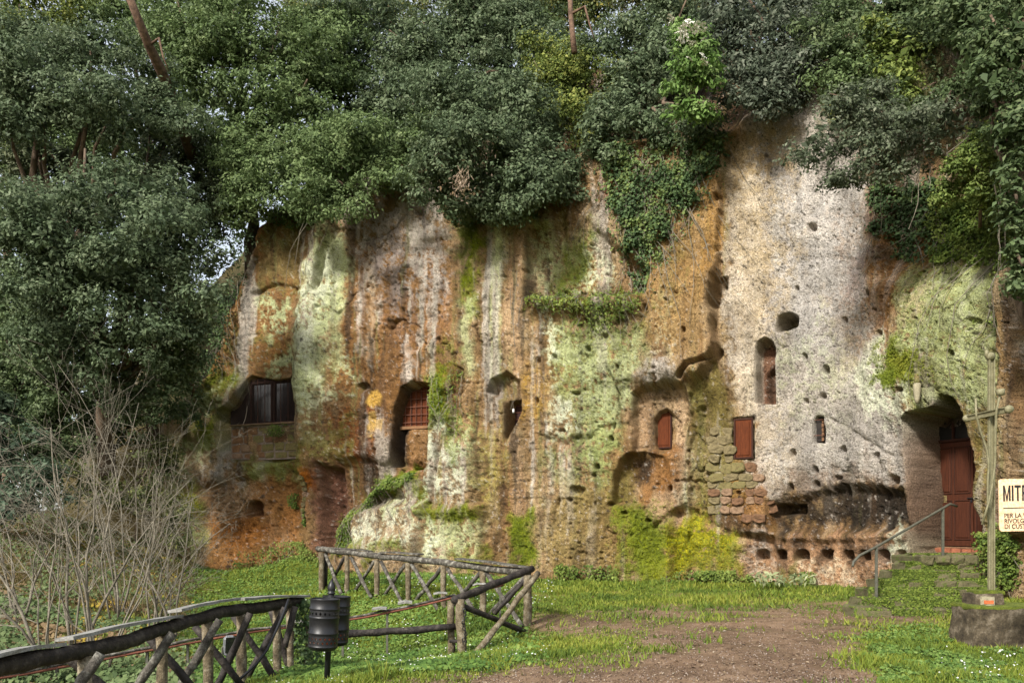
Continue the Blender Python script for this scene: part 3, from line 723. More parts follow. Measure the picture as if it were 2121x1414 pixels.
paint([(1884, 1140), (1880, 870), (1900, 858), (1990, 830), (2010, 950), (2030, 1140)], (.055, .039, .028), .92, 6, 3, 2, tight=True)  # shade of the deep door recess, painted as dark brown rock
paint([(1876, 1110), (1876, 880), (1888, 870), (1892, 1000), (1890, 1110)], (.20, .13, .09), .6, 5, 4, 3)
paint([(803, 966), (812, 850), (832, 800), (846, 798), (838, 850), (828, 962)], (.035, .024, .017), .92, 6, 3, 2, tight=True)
paint([(497, 1067), (500, 1050), (508, 1041), (520, 1039), (530, 1048), (532, 1065)], (.12, .055, .03), .9, 3, 1, 1, tight=True)  # shade inside the small round niche, put into the colour
# random dark specks painted on for the shade of small pits
for x0, y0, r0 in zip(prng.uniform(430, 2120, 5500), prng.uniform(180, 1210, 5500), 1.2 + prng.gamma(0.7, 0.6, 5500)):
    s = _slices(x0 - r0 * 1.6, x0 + r0 * 1.6, y0 - r0 * 1.6, y0 + r0 * 1.6)
    q = np.clip((1.2 - ((GX[s] - x0) / r0) ** 2 - ((GY[s] - y0) / r0) ** 2) * 1.4, 0, 1)[..., None] * .8
    CC[s] = CC[s] * (1 - q) + np.array((.045, .036, .03)) * q
# slope above the rim: leaf litter and earth
w = smooth(above / 0.5)[..., None] * 0.9
CC[:] = CC * (1 - w) + np.array(EAR) * w
# left end in the cleft: earth and moss
w = smooth((np.interp(GY, [300, 480, 600, 800, 860, 875, 1262], [515, 495, 470, 402, 388, 332, 316]) - GX) / 14)[..., None] * 0.8
CC[:] = CC * (1 - w) + np.array((.06, .055, .022)) * w
rain(.38)
# specks: white crystals and darker tone in the speckle hollows, streaky weathering
spk = smooth((SP - 0.33) / 0.18)[..., None] * 0.45 * (1 - 0.9 * smooth(VEG * 2))[..., None]
CC[:] = CC * (1 - spk) + np.array(WHT) * spk * 0.9 + CC * spk * 0.1
dk = smooth((-SP - 0.22) / 0.2)[..., None] * 0.5
CC[:] = CC * (1 - dk) + CC * np.array((.33, .30, .26)) * dk
CC *= (1 + 0.20 * STK2 + 0.13 * STK)[..., None]
lum = (CC * np.array((.3, .55, .15))).sum(-1, keepdims=True)
CC[:] = lum + (CC - lum) * 1.12                      # iron-rich tuff
CC[:] = CC * (0.86 + 0.28 * smooth(fbm(GX / 45, GY / 60, 3, 531) * 1.2 + .5))[..., None]
CC[:] = np.clip(CC, 0.008, 0.8)

# steep reveals: stains run with the rock, not across the cut
gDx = np.abs(np.gradient(D, axis=1)); gDy = np.abs(np.gradient(D, axis=0))
steep = smooth((gDx - 0.05) / 0.10)
steep = np.maximum(steep, np.maximum(np.roll(steep, 1, 1), np.roll(steep, -1, 1)) * .8)
kk = 15
cs = np.cumsum(np.pad(CC, ((kk + 1, kk), (0, 0), (0, 0)), mode='edge'), axis=0)
blur = (cs[2 * kk + 1:] - cs[:-2 * kk - 1]) / (2 * kk + 1)
CC[:] = CC * (1 - steep[..., None]) + blur * steep[..., None]
dcs = np.cumsum(np.pad(D, ((4, 3), (0, 0)), mode='edge'), axis=0)
dbl = (dcs[7:] - dcs[:-7]) / 7
D[:] = D * (1 - steep * .8) + dbl * steep * .8

# ---- mesh ----------------------------------------------------------
X0, Y0, tX, tY, nX, nY, MPX = wall_frame(GX)
WZ = CAMZ - (GY - HY) / F * Y0
WX = X0 + nX * D; WY = Y0 + nY * D
stp = smooth((np.hypot(gDx, gDy) - .04) / .10)
jt = ((.022 + .055 * smooth((GX - 1850) / 20)) * fbm(WZ * 2.6, D * 3.4 + GX * .004, 4, 401, .6)) * stp        # chiselled roughness on the cut faces
WX = WX + tX * jt; WY = WY + tY * jt; WZ = WZ + stp * 0.02 * fbm(GX * .05, D * 5, 3, 411)
V = np.stack([WX, WY, WZ], -1).reshape(-1, 3)
ii = np.arange(NR * NC).reshape(NR, NC)
Q = np.stack([ii[:-1, :-1], ii[1:, :-1], ii[1:, 1:], ii[:-1, 1:]], -1).reshape(-1, 4)
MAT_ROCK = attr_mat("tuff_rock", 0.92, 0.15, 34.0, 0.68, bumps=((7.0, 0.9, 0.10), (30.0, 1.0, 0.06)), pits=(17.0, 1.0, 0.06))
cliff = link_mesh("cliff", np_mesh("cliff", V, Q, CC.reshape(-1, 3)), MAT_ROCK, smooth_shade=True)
tag(cliff, "weathered ochre and grey tuff cliff with windows, niches and lichen", kind="structure")

def on_wall(x, y, d):
    """wall coordinates -> world point; d = metres into the rock from the nominal wall"""
    a = wall_frame(x)
    return Vector((float(a[0] + a[4] * d), float(a[1] + a[5] * d), float(CAMZ - (y - HY) / F * a[1])))

def surf_d(x, y):
    i = min(max(np.searchsorted(gy, y), 0), NR - 1); j = min(max(np.searchsorted(gx, x), 0), NC - 1)
    return float(D[i, j])

def on_rock(x, y, off=0.0):
    return on_wall(x, y, surf_d(x, y) - off)

def wall_rz(x):
    a = wall_frame(x)
    return math.atan2(float(a[3]), float(a[2]))

def seen_at(xpx, ypx, d):
    """wall column whose point at depth d shows at photo column xpx -> (column, world point)"""
    xs = np.arange(xpx - 140, xpx + 90, 0.5)
    a = wall_frame(xs)
    WXs = a[0] + a[4] * d; WYs = a[1] + a[5] * d
    pxs_ = CX + F * WXs / WYs
    j = int(np.argmin(np.abs(pxs_ - xpx)))
    Yd = float(WYs[j])
    return float(xs[j]), Vector((float(WXs[j]), Yd, CAMZ - (ypx - HY) / F * Yd))
# ================================================================== GROUND
_ctrl = []
def _cp(x, y, Y): p = P(x, y, Y); _ctrl.append((p.x, p.y, p.z))
for q in [(-1, 3, 0), (2, 3, 0), (5, 3, 0), (10, 3, 0), (-1.2, 6, 0), (0, 8, 0), (4, 8, 0), (9, 8, .02), (1.2, 11, 0), (5, 12, 0), (9.5, 12, .05), (3, 16, .03), (7, 14, .05), (-1.7, 8.7, -.06), (-1.9, 6, -.05),
          (6.5, 17, .10), (12, 14, .4), (14, 10, .6), (8.6, 14.5, .12), (1.5, 13.5, -.03), (1.0, 17, .05), (1.5, 20, .1)]:
    _ctrl.append(q)
for q in [(1092, 1293, 14.3), (1000, 1270, 15.6), (919, 1258, 16.6), (845, 1245, 17.6), (781, 1233, 18.6), (719, 1226, 19.6), (666, 1216, 20.5), (1100, 1200, 23.0), (1400, 1203, 21.6), (1700, 1213, 19.5), (700, 1180, 25.2), (450, 1188, 26.8),
          (1032, 1305, 14.5), (802, 1365, 13.5), (945, 1360, 12.5), (700, 1290, 17.0), (850, 1300, 15.5), (614, 1385, 11.5), (429, 1457, 9.2), (156, 1578, 6.9), (0, 1650, 6.0), (600, 1260, 20), (520, 1200, 24), (560, 1172, 25.6), (620, 1150, 25.9),
          (60, 1330, 13.5), (300, 1262, 18), (420, 1230, 22), (100, 1165, 20), (250, 1110, 25), (40, 1070, 23), (-200, 1080, 22), (-200, 1300, 13), (-300, 1600, 7), (330, 1330, 14), (200, 1395, 11.5), (330, 1150, 25), (480, 1330, 14), (90, 1420, 10.5), (700, 1330, 15)]:
    _cp(*q)
_ctrl = np.array(_ctrl)
def _tps(r2): return np.where(r2 > 1e-9, 0.5 * r2 * np.log(r2 + 1e-12), 0.0)
_n = len(_ctrl)
_A = np.zeros((_n + 3, _n + 3))
_dx = _ctrl[:, None, :2] - _ctrl[None, :, :2]
_A[:_n, :_n] = _tps((_dx ** 2).sum(-1)) + np.eye(_n) * 0.6
_A[:_n, _n] = 1; _A[:_n, _n + 1:] = _ctrl[:, :2]; _A[_n, :_n] = 1; _A[_n + 1:, :_n] = _ctrl[:, :2].T
_wt = np.linalg.solve(_A, np.concatenate([_ctrl[:, 2], np.zeros(3)]))
def ground_z(x, y, fine=True):
    x = np.asarray(x, float); y = np.asarray(y, float)
    xc = np.clip(x, -14, 14); yc = np.clip(y, 2.5, 27)
    z = _wt[_n] + _wt[_n + 1] * xc + _wt[_n + 2] * yc
    for i in range(_n):
        z = z + _wt[i] * _tps((xc - _ctrl[i, 0]) ** 2 + (yc - _ctrl[i, 1]) ** 2)
    z = np.clip(z, -2.0, 5.5)
    if fine:
        z = z + 0.035 * fbm(x * 0.9, y * 0.9, 3, 201) + 0.010 * fbm(x * 5, y * 5, 3, 211)
    return z
def gz(x, y): return float(ground_z(np.array([x]), np.array([y]))[0])

def nonuni(a, b, fine0, fine1, st, far):
    core = np.arange(fine0, fine1, st)
    lo = fine0 - np.cumsum(st * 1.35 ** np.arange(1, 40)); hi = core[-1] + np.cumsum(st * 1.35 ** np.arange(1, 40))
    lo = lo[lo > a]; hi = hi[hi < b]
    return np.concatenate([[a], lo[::-1], core, hi, [b]])
tx_ = nonuni(-900, 900, -12, 11, 0.085, 0); ty_ = nonuni(-600, 1200, 6.5, 27, 0.085, 0)
TX, TY = np.meshgrid(tx_, ty_)
TZ = ground_z(TX, TY)
# photo-plan position of every ground point, only to lay out path and turf as they lie on the ground
_Ys = np.maximum(TY, 2.0)
GPX = CX + F * TX / _Ys; GPY = HY + F * (CAMZ - TZ) / _Ys
dirt_poly = [(1105, 1280), (1190, 1268), (1300, 1260), (1560, 1254), (1750, 1246), (1880, 1240), (1990, 1246), (2010, 1262), (1960, 1280), (1850, 1292), (1790, 1308), (1770, 1335), (1790, 1375), (1830, 1414), (1900, 1600), (500, 1600),
             (760, 1430), (900, 1402), (1060, 1372), (1200, 1352), (1300, 1340), (1340, 1322), (1240, 1316), (1130, 1308), (1095, 1295)]
wob = fbm(TX * 1.6, TY * 1.6, 4, 221)
wob2 = fbm(TX * 6, TY * 6, 4, 231)
sdd = sd_poly(GPX, GPY, dirt_poly)
sdm = np.sign(sdd) * np.sqrt(np.abs(sdd)) * 2.2          # compress far distances
DIRT = smooth((sdm + wob * 14 + wob2 * 12) / 34 + 0.5)
# thin strip of grass between two wheel tracks
DIRT = DIRT * (1 - 0.75 * smooth(1 - np.abs((GPY - (1345 - (GPX - 1300) * 0.03)) / 16)) * smooth((1500 - GPX) / 200) * smooth(wob2 + .6))
BARE = np.clip(DIRT, 0, 1)
c_d1 = np.array((.140, .090, .055)); c_d2 = np.array((.210, .142, .090)); c_g1 = np.array((.07, .105, .016)); c_g2 = np.array((.15, .17, .022)); c_e = np.array((.055, .036, .022))
k1 = smooth(wob * 0.8 + 0.5)[..., None]; k2 = smooth(fbm(TX * 14, TY * 14, 4, 241, .7) * 1.3 + 0.5)[..., None]
dirt_c = (c_d1 * (1 - k2) + c_d2 * k2) * (0.78 + 0.4 * k1)
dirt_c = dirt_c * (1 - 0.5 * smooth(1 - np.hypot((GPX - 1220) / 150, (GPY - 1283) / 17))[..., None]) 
red = smooth(1 - np.hypot((GPX - 1860) / 130, (GPY - 1272) / 15))[..., None] * .7
dirt_c = dirt_c * (1 - red) + np.array((.095, .045, .045)) * red
grass_c = c_g1 * (1 - k1) + c_g2 * k1
sh = smooth((GPY - 1195) / -30)[..., None]
grass_c = grass_c * (0.6 + 0.5 * k2)
left = smooth((430 - GPX) / 80 + 0.5)[..., None]
lit = smooth(fbm(TX * 2.2, TY * 2.2, 3, 251) * 2 + .3)[..., None]
bank_c = np.array((.10, .065, .025)) * lit + np.array((.075, .075, .02)) * (1 - lit)
grass_c = grass_c * (1 - left) + bank_c * left
B = BARE[..., None]
TC = np.clip(dirt_c * B + grass_c * (1 - B), .01, .6)
TZ = TZ + np.clip(fbm(TX * 22, TY * 22, 3, 261), 0, 1) * 0.008 * BARE
ti = np.arange(TX.size).reshape(TX.shape)
TQ = np.stack([ti[:-1, :-1], ti[:-1, 1:], ti[1:, 1:], ti[1:, :-1]], -1).reshape(-1, 4)
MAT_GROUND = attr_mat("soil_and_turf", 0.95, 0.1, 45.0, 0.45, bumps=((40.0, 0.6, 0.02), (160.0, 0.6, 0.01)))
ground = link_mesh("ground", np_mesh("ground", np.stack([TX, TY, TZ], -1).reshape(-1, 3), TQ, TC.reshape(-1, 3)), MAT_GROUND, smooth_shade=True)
tag(ground, "worn brown earth path bordered by green turf", kind="structure")

# ================================================================== LEAVES
def make_leaves(cen, nrm, size, ratio, cols, droop=None, rs=None):
    """cen (n,3), preferred normal (n,3), leaf length (n,), colours (n,3) -> folded diamond quads"""
    rs = rs or rng
    n = len(cen)
    nrm = nrm / (np.linalg.norm(nrm, axis=1, keepdims=True) + 1e-9)
    a = rs.normal(size=(n, 3))
    if droop is not None: a = a + droop
    u = a - nrm * (a * nrm).sum(1, keepdims=True)
    u /= np.linalg.norm(u, axis=1, keepdims=True) + 1e-9
    w = np.cross(nrm, u)
    L = size[:, None]; Wd = L * ratio
    v0 = cen - u * L * .5; v2 = cen + u * L * .5 - nrm * L * .08
    v1 = cen + w * Wd * .5 + nrm * L * .10 - u * L * .06; v3 = cen - w * Wd * .5 + nrm * L * .10 - u * L * .06
    V = np.stack([v0, v1, v2, v3], 1).reshape(-1, 3)
    i = np.arange(n)[:, None] * 4
    Q = i + np.array([0, 1, 2, 3])[None]
    return V, Q, np.repeat(cols, 4, axis=0)

MAT_LEAF = attr_mat("foliage", 0.6, 0.2, 3.0, 0.0, bumps=(), translucent=0.30)
MAT_LEAF_DULL = attr_mat("foliage_dull", 0.7, 0.25, 3.0, 0.0, bumps=(), translucent=0.25)
MAT_BARK = simple_mat("bark", (.045, .03, .02), (.17, .12, .08), 9, 0.9, bump=0.6, bscale=20, stretch=(1, 1, .25))
MAT_TWIG = simple_mat("pale_twig", (.095, .080, .056), (.22, .195, .15), 6, 0.85, bump=0.2, bscale=40)

def crown_leaves(lobes, pal, n_per_m2=34, leaf=0.105, ratio=0.5, clump=0.34, per=34, depth=0.75, seed=0, up=0.6, inner=0.35, tone=0.24):
    """lobes: (x, y, rx, ry, Y) in photo px at distance Y.  Clumps sit on and in the lobes; leaves fill the clumps."""
    r = np.random.default_rng(seed + 1000)
    Cs, Ns, Ss, Ks = [], [], [], []
    pal = np.array(pal)
    big = []
    for (x, y, rx, ry, Y) in lobes:
        big.append((x, y, rx * .72, ry * .72, Y, 1))
        ns = max(5, int(round(4 + rx * ry / 1500)))
        for k in range(min(ns, 12)):
            a = r.uniform(0, 2 * math.pi); q = r.uniform(.45, 1.0)
            e = r.uniform(.26, .50)
            big.append((x + math.cos(a) * rx * q, y + math.sin(a) * ry * q, (rx * .65 + ry * .35) * e * 1.25, (ry * .65 + rx * .35) * e * .78, Y - r.uniform(-.35, .8) * rx * Y / F * .8, 0))
    for (x, y, rx, ry, Y, core) in big:
        c = np.array(P(x, y, Y)); ax = rx * Y / F; az = ry * Y / F; ay = 0.5 * (ax + az) * depth
        area = math.pi * ax * az
        ncl = max(6, int(area * n_per_m2 / per * (14 if core else 20)))
        d = r.normal(size=(ncl, 3)); d /= np.linalg.norm(d, axis=1, keepdims=True)
        flip = r.random(ncl) < 0.45          # the far side is thinner
        d[:, 1] = np.where(flip, -np.abs(d[:, 1]), d[:, 1])
        rad = 1 - inner * r.random(ncl) ** 1.2 + 0.17 * r.normal(size=ncl)
        cc = c + d * rad[:, None] * np.array([ax, ay, az])
        csz = clump * r.uniform(0.6, 1.35, ncl)
        ctone = np.clip(r.normal(0.5, 0.22, ncl), 0, 1)
        npl = np.maximum((per * r.uniform(.6, 1.3, ncl)).astype(int), 5)
        idx = np.repeat(np.arange(ncl), npl)
        n = len(idx)
        o = r.normal(size=(n, 3)); o /= np.linalg.norm(o, axis=1, keepdims=True)
        o *= (r.random(n) ** 0.45)[:, None]
        pos = cc[idx] + o * csz[idx][:, None] * np.array([1, 1, .62])
        nr = o * 0.8 + d[idx] * 0.6 + np.array([0, -0.15, up]) + r.normal(size=(n, 3)) * 0.42
        Cs.append(pos); Ns.append(nr); Ss.append(leaf * 1.06 * r.uniform(.45, 1.5, n))
        t = np.clip(ctone[idx] + r.normal(0, .18, n), 0, 1)
        k = t * (len(pal) - 1); k0 = np.clip(k.astype(int), 0, len(pal) - 2); fr = (k - k0)[:, None]
        Ks.append((pal[k0] * (1 - fr) + pal[k0 + 1] * fr) * r.uniform(1 - tone, 1 + tone, n)[:, None])
        # dense dark twigs and leaves inside the lobe
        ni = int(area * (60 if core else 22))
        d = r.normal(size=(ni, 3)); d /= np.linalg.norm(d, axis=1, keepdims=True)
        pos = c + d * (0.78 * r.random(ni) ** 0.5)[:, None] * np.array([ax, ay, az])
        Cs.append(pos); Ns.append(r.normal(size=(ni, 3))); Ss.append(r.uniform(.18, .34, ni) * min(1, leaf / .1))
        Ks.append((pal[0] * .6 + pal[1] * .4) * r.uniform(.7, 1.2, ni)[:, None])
    C_, N_, S_, K_ = np.concatenate(Cs), np.concatenate(Ns), np.concatenate(Ss), np.concatenate(Ks)
    qx = CX + F * C_[:, 0] / C_[:, 1]; qy = HY + F * (CAMZ - C_[:, 2]) / C_[:, 1]
    k = (qx > -110) & (qx < 2230) & (qy > -110)           # leaves far above the picture are left out
    return make_leaves(C_[k], N_[k], S_[k], ratio, K_[k], rs=r)

HOLM = [(.064, .094, .046), (.090, .126, .062), (.120, .158, .080), (.155, .188, .104)]
GREEN = [(.070, .106, .038), (.100, .146, .052), (.134, .186, .068), (.17, .22, .088)]
LIGHT = [(.06, .085, .018), (.11, .15, .03), (.17, .20, .04), (.24, .25, .06)]
DARK = [(.046, .072, .028), (.070, .104, .040), (.100, .138, .055), (.14, .172, .078)]
BLUE = [(.030, .052, .03), (.048, .080, .045), (.08, .115, .068), (.12, .16, .10)]

def limb_pts(a, b, sag=0.15, n=6, jit=0.08):
    a, b = Vector(a), Vector(b); L = (b - a).length; out = []
    for i in range(n + 1):
        t = i / n; p = a.lerp(b, t)
        p.z += math.sin(t * math.pi) * L * sag
        if 0 < i < n: p += Vector((random.uniform(-1, 1), random.uniform(-1, 1), random.uniform(-.6, .6))) * jit * L * .5
        out.append(p)
    return out

def tree(name, label, lobes, pal, base, cat="tree", group="trees on and around the cliff", trunk_r=0.16, seed=0, dull=False, **kw):
    """base: world point of the foot of the trunk"""
    base = Vector(base)
    root = empty(name, base)
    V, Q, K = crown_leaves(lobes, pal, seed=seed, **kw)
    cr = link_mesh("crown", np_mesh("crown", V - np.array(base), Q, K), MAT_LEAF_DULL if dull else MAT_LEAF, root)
    mb = MB()
    cen = sum((P(l[0], l[1], l[4]) for l in lobes), Vector()) / len(lobes)
    mid = Vector((0, 0, 0)).lerp(cen - base, 0.55); mid.x *= 0.7
    mb.tube(limb_pts((0, 0, -.3), mid, 0.02, 6, .05), [trunk_r * (1 - .06 * i) for i in range(7)], 8)
    for l in lobes:
        tip = P(l[0], l[1], l[4]) - base
        for k in range(2):
            e = tip + Vector((random.uniform(-.5, .5), random.uniform(-.4, .3), random.uniform(-.3, .6))) * (l[2] * l[4] / F)
            mb.tube(limb_pts(mid * random.uniform(.8, 1.0), e, random.uniform(-.02, .12), 6, .10), [trunk_r * .55 * (1 - .14 * i) + .006 for i in range(7)], 5)
    mb.build("trunk", MAT_BARK, root, True)
    return tag(root, label, cat, group)

def T(x, y, Y):           # foot of a tree seen at this place
    return P(x, y, Y)

tree("holm_oak", "big grey-green holm oak whose branches hang low at the left edge", [(230, 420, 210, 95, 22), (110, 540, 130, 100, 21.5), (370, 500, 120, 90, 23), (270, 600, 170, 90, 22), (340, 715, 105, 75, 23), (170, 730, 110, 80, 22.5), (60, 470, 90, 80, 22), (290, 800, 110, 50, 24)], HOLM, P(230, 985, 26), seed=1, trunk_r=.3, n_per_m2=30)
tree("holm_oak", "holm oak spreading across the upper left corner under the slanting trunk", [(160, 150, 180, 100, 25), (50, 240, 110, 80, 24.5), (280, 235, 130, 80, 25), (60, 100, 110, 80, 26)], HOLM, P(120, 960, 27.5), seed=2, trunk_r=.28, n_per_m2=30)
tree("holm_oak", "tall mid-green oak left of centre with bright gaps of sky beneath", [(520, 110, 160, 120, 27), (600, 250, 130, 110, 26.5), (490, 265, 90, 90, 27), (430, 60, 120, 90, 28), (640, 120, 110, 100, 28)], GREEN, P(520, 560, 29.5), seed=3, trunk_r=.25, n_per_m2=26, leaf=.115)
tree("holm_oak", "rounded oak bush overhanging the lichen rib of the cliff", [(720, 350, 110, 90, 24.2), (690, 410, 85, 50, 24.3), (770, 285, 95, 80, 25), (560, 370, 95, 62, 25.6), (505, 425, 55, 50, 26.3), (630, 330, 90, 80, 25.5)], GREEN, P(720, 370, 26.6), seed=4, trunk_r=.14)
tree("holm_oak", "dark grey-green oak bush overhanging the middle of the cliff top", [(1000, 335, 150, 100, 23), (930, 390, 85, 60, 23), (1080, 385, 90, 62, 22.7), (1000, 235, 150, 85, 24.2), (1150, 340, 90, 70, 23), (1020, 420, 80, 40, 22.8)], HOLM, P(1030, 370, 25.4), seed=5, trunk_r=.16)
tree("oak_tree", "oak filling the top of the picture above the overhanging bush", [(760, 80, 140, 110, 29), (930, 110, 150, 110, 29), (860, 220, 120, 80, 27), (1090, 130, 120, 110, 28.5), (1000, 30, 130, 80, 30)], HOLM, P(900, 330, 31), seed=6, trunk_r=.24, n_per_m2=25, leaf=.115)
tree("leafy_shrub", "light yellow-green shrub on the cliff edge right of centre", [(1190, 190, 80, 80, 25), (1235, 265, 85, 60, 24), (1130, 120, 60, 50, 26), (1270, 190, 60, 60, 25)], LIGHT, P(1200, 320, 25.6), "shrub", "shrubs along the cliff top", .08, 7, True, leaf=.10, per=26)
tree("holm_oak", "dark oak shadowing the ivy left of the white flowering bush", [(1320, 190, 95, 70, 23.5), (1370, 130, 90, 80, 24), (1290, 90, 90, 80, 25.5), (1290, 250, 80, 45, 23), (1400, 50, 110, 60, 25), (1355, 268, 90, 34, 22.0), (1455, 262, 60, 24, 21.2), (1260, 300, 60, 35, 22.8)], HOLM, P(1330, 270, 25.3), seed=8, trunk_r=.15)
tree("flowering_shrub", "bright green bush topped with white flower heads above the ivy", [(1428, 105, 48, 55, 20.2), (1442, 165, 55, 42, 20.0), (1428, 232, 58, 26, 20.0), (1425, 70, 35, 30, 20.3)], [(.06, .11, .022), (.10, .18, .04), (.15, .24, .06), (.21, .29, .10)], P(1430, 290, 22.4), "shrub", "shrubs along the cliff top", .05, 9, False, leaf=.13, clump=.26, per=20, ratio=.42, n_per_m2=44)
tree("holm_oak", "dark dense oak bush hanging over the top of the pale rock face", [(1580, 110, 110, 90, 20.6), (1545, 185, 75, 45, 20.3), (1640, 165, 60, 48, 20), (1600, 40, 130, 70, 21.6), (1500, 90, 60, 80, 21.2), (1600, 215, 45, 25, 19.8)], [(.048, .064, .040), (.075, .096, .060), (.11, .13, .088), (.16, .175, .125)], P(1580, 200, 21.8), seed=10, trunk_r=.16)
tree("holm_oak", "oak crown along the top edge right of the pale rock face", [(1760, 50, 120, 70, 20.5), (1890, 25, 130, 60, 20), (2000, 20, 110, 60, 18.5), (1740, 110, 70, 40, 19.6)], DARK, P(1850, 110, 21.5), seed=11, trunk_r=.2)
tree("leafy_shrub", "yellow-green leafy shrub on the upper right rock", [(1868, 110, 52, 55, 18.6), (1872, 180, 46, 40, 18.3), (1830, 75, 45, 40, 19)], [(.06, .085, .016), (.10, .14, .025), (.15, .19, .04), (.21, .235, .06)], P(1870, 220, 19.4), "shrub", "shrubs along the cliff top", .05, 12, True, leaf=.11, per=22, clump=.26)
tree("holm_oak", "sparse oak boughs hanging in front of the upper right rock face", [(1735, 250, 80, 60, 16.6), (1710, 320, 72, 55, 16.3), (1850, 275, 100, 60, 16.5), (1820, 335, 100, 50, 16.2), (1950, 245, 90, 48, 16), (1760, 370, 60, 30, 16.2), (1800, 215, 70, 40, 17)], [(.05, .068, .036), (.08, .102, .056), (.115, .138, .08), (.17, .185, .125)], P(1990, 330, 17.8), seed=13, trunk_r=.06, n_per_m2=44, leaf=.075, per=26, clump=.24)
tree("ivy_clad_tree", "dark glossy ivy-clad tree along the right edge", [(2085, 110, 55, 90, 14.2), (2110, 270, 50, 90, 13.9), (2105, 420, 34, 90, 13.8), (2110, 540, 30, 60, 13.8), (2040, 60, 60, 60, 15), (2150, 180, 90, 160, 14), (2040, 200, 30, 50, 14.8)], DARK, P(2190, 1180, 14.2), "tree", None, .2, 14, leaf=.10, per=26, clump=.22, n_per_m2=30)
tree("leafy_bush", "small light green bush beside the left end of the cliff", [(405, 615, 48, 42, 23.2), (398, 675, 45, 42, 23.2)], [(.06, .08, .03), (.10, .125, .05), (.15, .175, .075), (.20, .22, .11)], P(400, 800, 26.5), "bush", None, .05, 15, leaf=.085, per=30, clump=.22)
tree("broadleaf_tree", "sunlit light green tree glimpsed behind the left holm oaks", [(40, 320, 75, 50, 30), (20, 150, 70, 120, 31), (60, 20, 90, 70, 31)], LIGHT, P(20, 900, 33), "tree", "trees on and around the cliff", .2, 16, True)
tree("dark_evergreen", "dark evergreen thicket at the left edge below the holm oak", [(40, 640, 80, 100, 25), (30, 790, 90, 80, 25), (110, 850, 90, 50, 25.5)], DARK, P(10, 1000, 25.5), "bush", None, .12, 17)
tree("broadleaf_tree", "hazy green tree behind the leaning trunk at top left", [(250, 60, 120, 90, 33), (380, 160, 90, 100, 33), (340, 10, 120, 70, 34), (120, 290, 130, 70, 33), (260, 330, 130, 70, 33), (450, 330, 80, 100, 33)], GREEN, P(300, 600, 35), "tree", "trees on and around the cliff", .22, 18, n_per_m2=12, leaf=.16)
tree("broadleaf_tree", "yellow-tinged tree in the back row at top centre", [(700, 20, 120, 60, 33), (820, 30, 110, 80, 33), (1180, 40, 110, 90, 31), (1060, -20, 140, 60, 33)], [(.05, .075, .022), (.09, .12, .04), (.15, .17, .06), (.28, .24, .05)], P(820, 300, 36), "tree", "trees on and around the cliff", .22, 19, n_per_m2=26)
tree("broadleaf_tree", "back-row tree with brownish tips above the flowering bush", [(1480, 20, 120, 60, 27), (1350, 10, 110, 60, 28), (1680, 10, 120, 60, 25)], [(.05, .06, .022), (.09, .105, .04), (.14, .145, .055), (.19, .14, .05)], P(1480, 180, 29), "tree", "trees on and around the cliff", .18, 20, True, n_per_m2=26)

tree("holm_oak", "shaded holm oak behind the low branches at the far left", [(90, 360, 120, 90, 27), (400, 370, 110, 110, 28), (250, 520, 150, 120, 28), (430, 640, 60, 110, 28), (120, 680, 130, 110, 27), (330, 300, 90, 60, 28), (450, 440, 60, 80, 28)], [(.055, .078, .036), (.085, .112, .054), (.12, .146, .074), (.16, .18, .10)], P(330, 1000, 29.5), seed=31, trunk_r=.25, n_per_m2=22, leaf=.12)
tree("undergrowth_bush", "low dark bramble bush on the bank under the big holm oak", [(330, 850, 80, 45, 26.5), (210, 880, 90, 50, 26), (380, 790, 45, 45, 27), (90, 930, 90, 50, 25)], DARK, P(230, 1000, 26.5), "bush", None, .06, 32, True, leaf=.10)
tree("leafy_shrub", "mixed green shrub row behind the overhanging oak bushes", [(860, 300, 90, 70, 27), (1130, 250, 70, 80, 26.5), (700, 200, 110, 90, 29), (1050, 60, 110, 80, 31)], GREEN, P(950, 380, 28.5), "shrub", "shrubs along the cliff top", .08, 33, n_per_m2=26)
tree("holm_oak", "dark oak in the top right corner above the hanging boughs", [(1960, 70, 110, 70, 19.5), (2060, 20, 110, 70, 17.5), (1700, 30, 90, 50, 22), (1800, 130, 60, 30, 20)], DARK, P(1950, 160, 21), seed=34, trunk_r=.14)

tree("hedge_bush", "green hedge-like bush closing the gap at the far left edge", [(0, 720, 70, 90, 29), (20, 860, 90, 90, 28), (130, 800, 90, 80, 28.5), (-40, 560, 80, 120, 29), (60, 420, 90, 80, 30), (170, 300, 110, 70, 30)], GREEN, P(10, 1000, 29), "bush", None, .12, 35, True, n_per_m2=26)
tree("leafy_shrub", "dark shrub on the rock shoulder in the upper right", [(1960, 130, 50, 45, 18.6), (1800, 100, 50, 45, 19.4), (2010, 90, 60, 50, 17.6), (1905, 215, 45, 35, 18), (1990, 190, 50, 40, 17.2), (2040, 150, 40, 40, 16.6)], DARK, P(1960, 190, 19.2), "shrub", "shrubs along the cliff top", .05, 36, leaf=.09, n_per_m2=40)

tree("glossy_shrub", "glossy broad-leaved shrub at the left edge above the twigs", [(10, 930, 70, 55, 22), (70, 1000, 70, 45, 21), (0, 1040, 60, 50, 20.5), (-30, 850, 60, 60, 23)], BLUE, P(0, 1130, 21.5), "shrub", None, .06, 37, leaf=.16, ratio=.35, per=22)
tree("bramble_bush", "mid-green brambles on the bank left of the mossy rock", [(340, 960, 60, 50, 25.5), (290, 1040, 70, 45, 24), (180, 1010, 80, 50, 24), (360, 1080, 45, 45, 24.5)], [(.05, .065, .02), (.08, .10, .03), (.12, .14, .045), (.17, .16, .05)], P(280, 1110, 24.8), "bush", None, .04, 38, True, leaf=.085, n_per_m2=24)

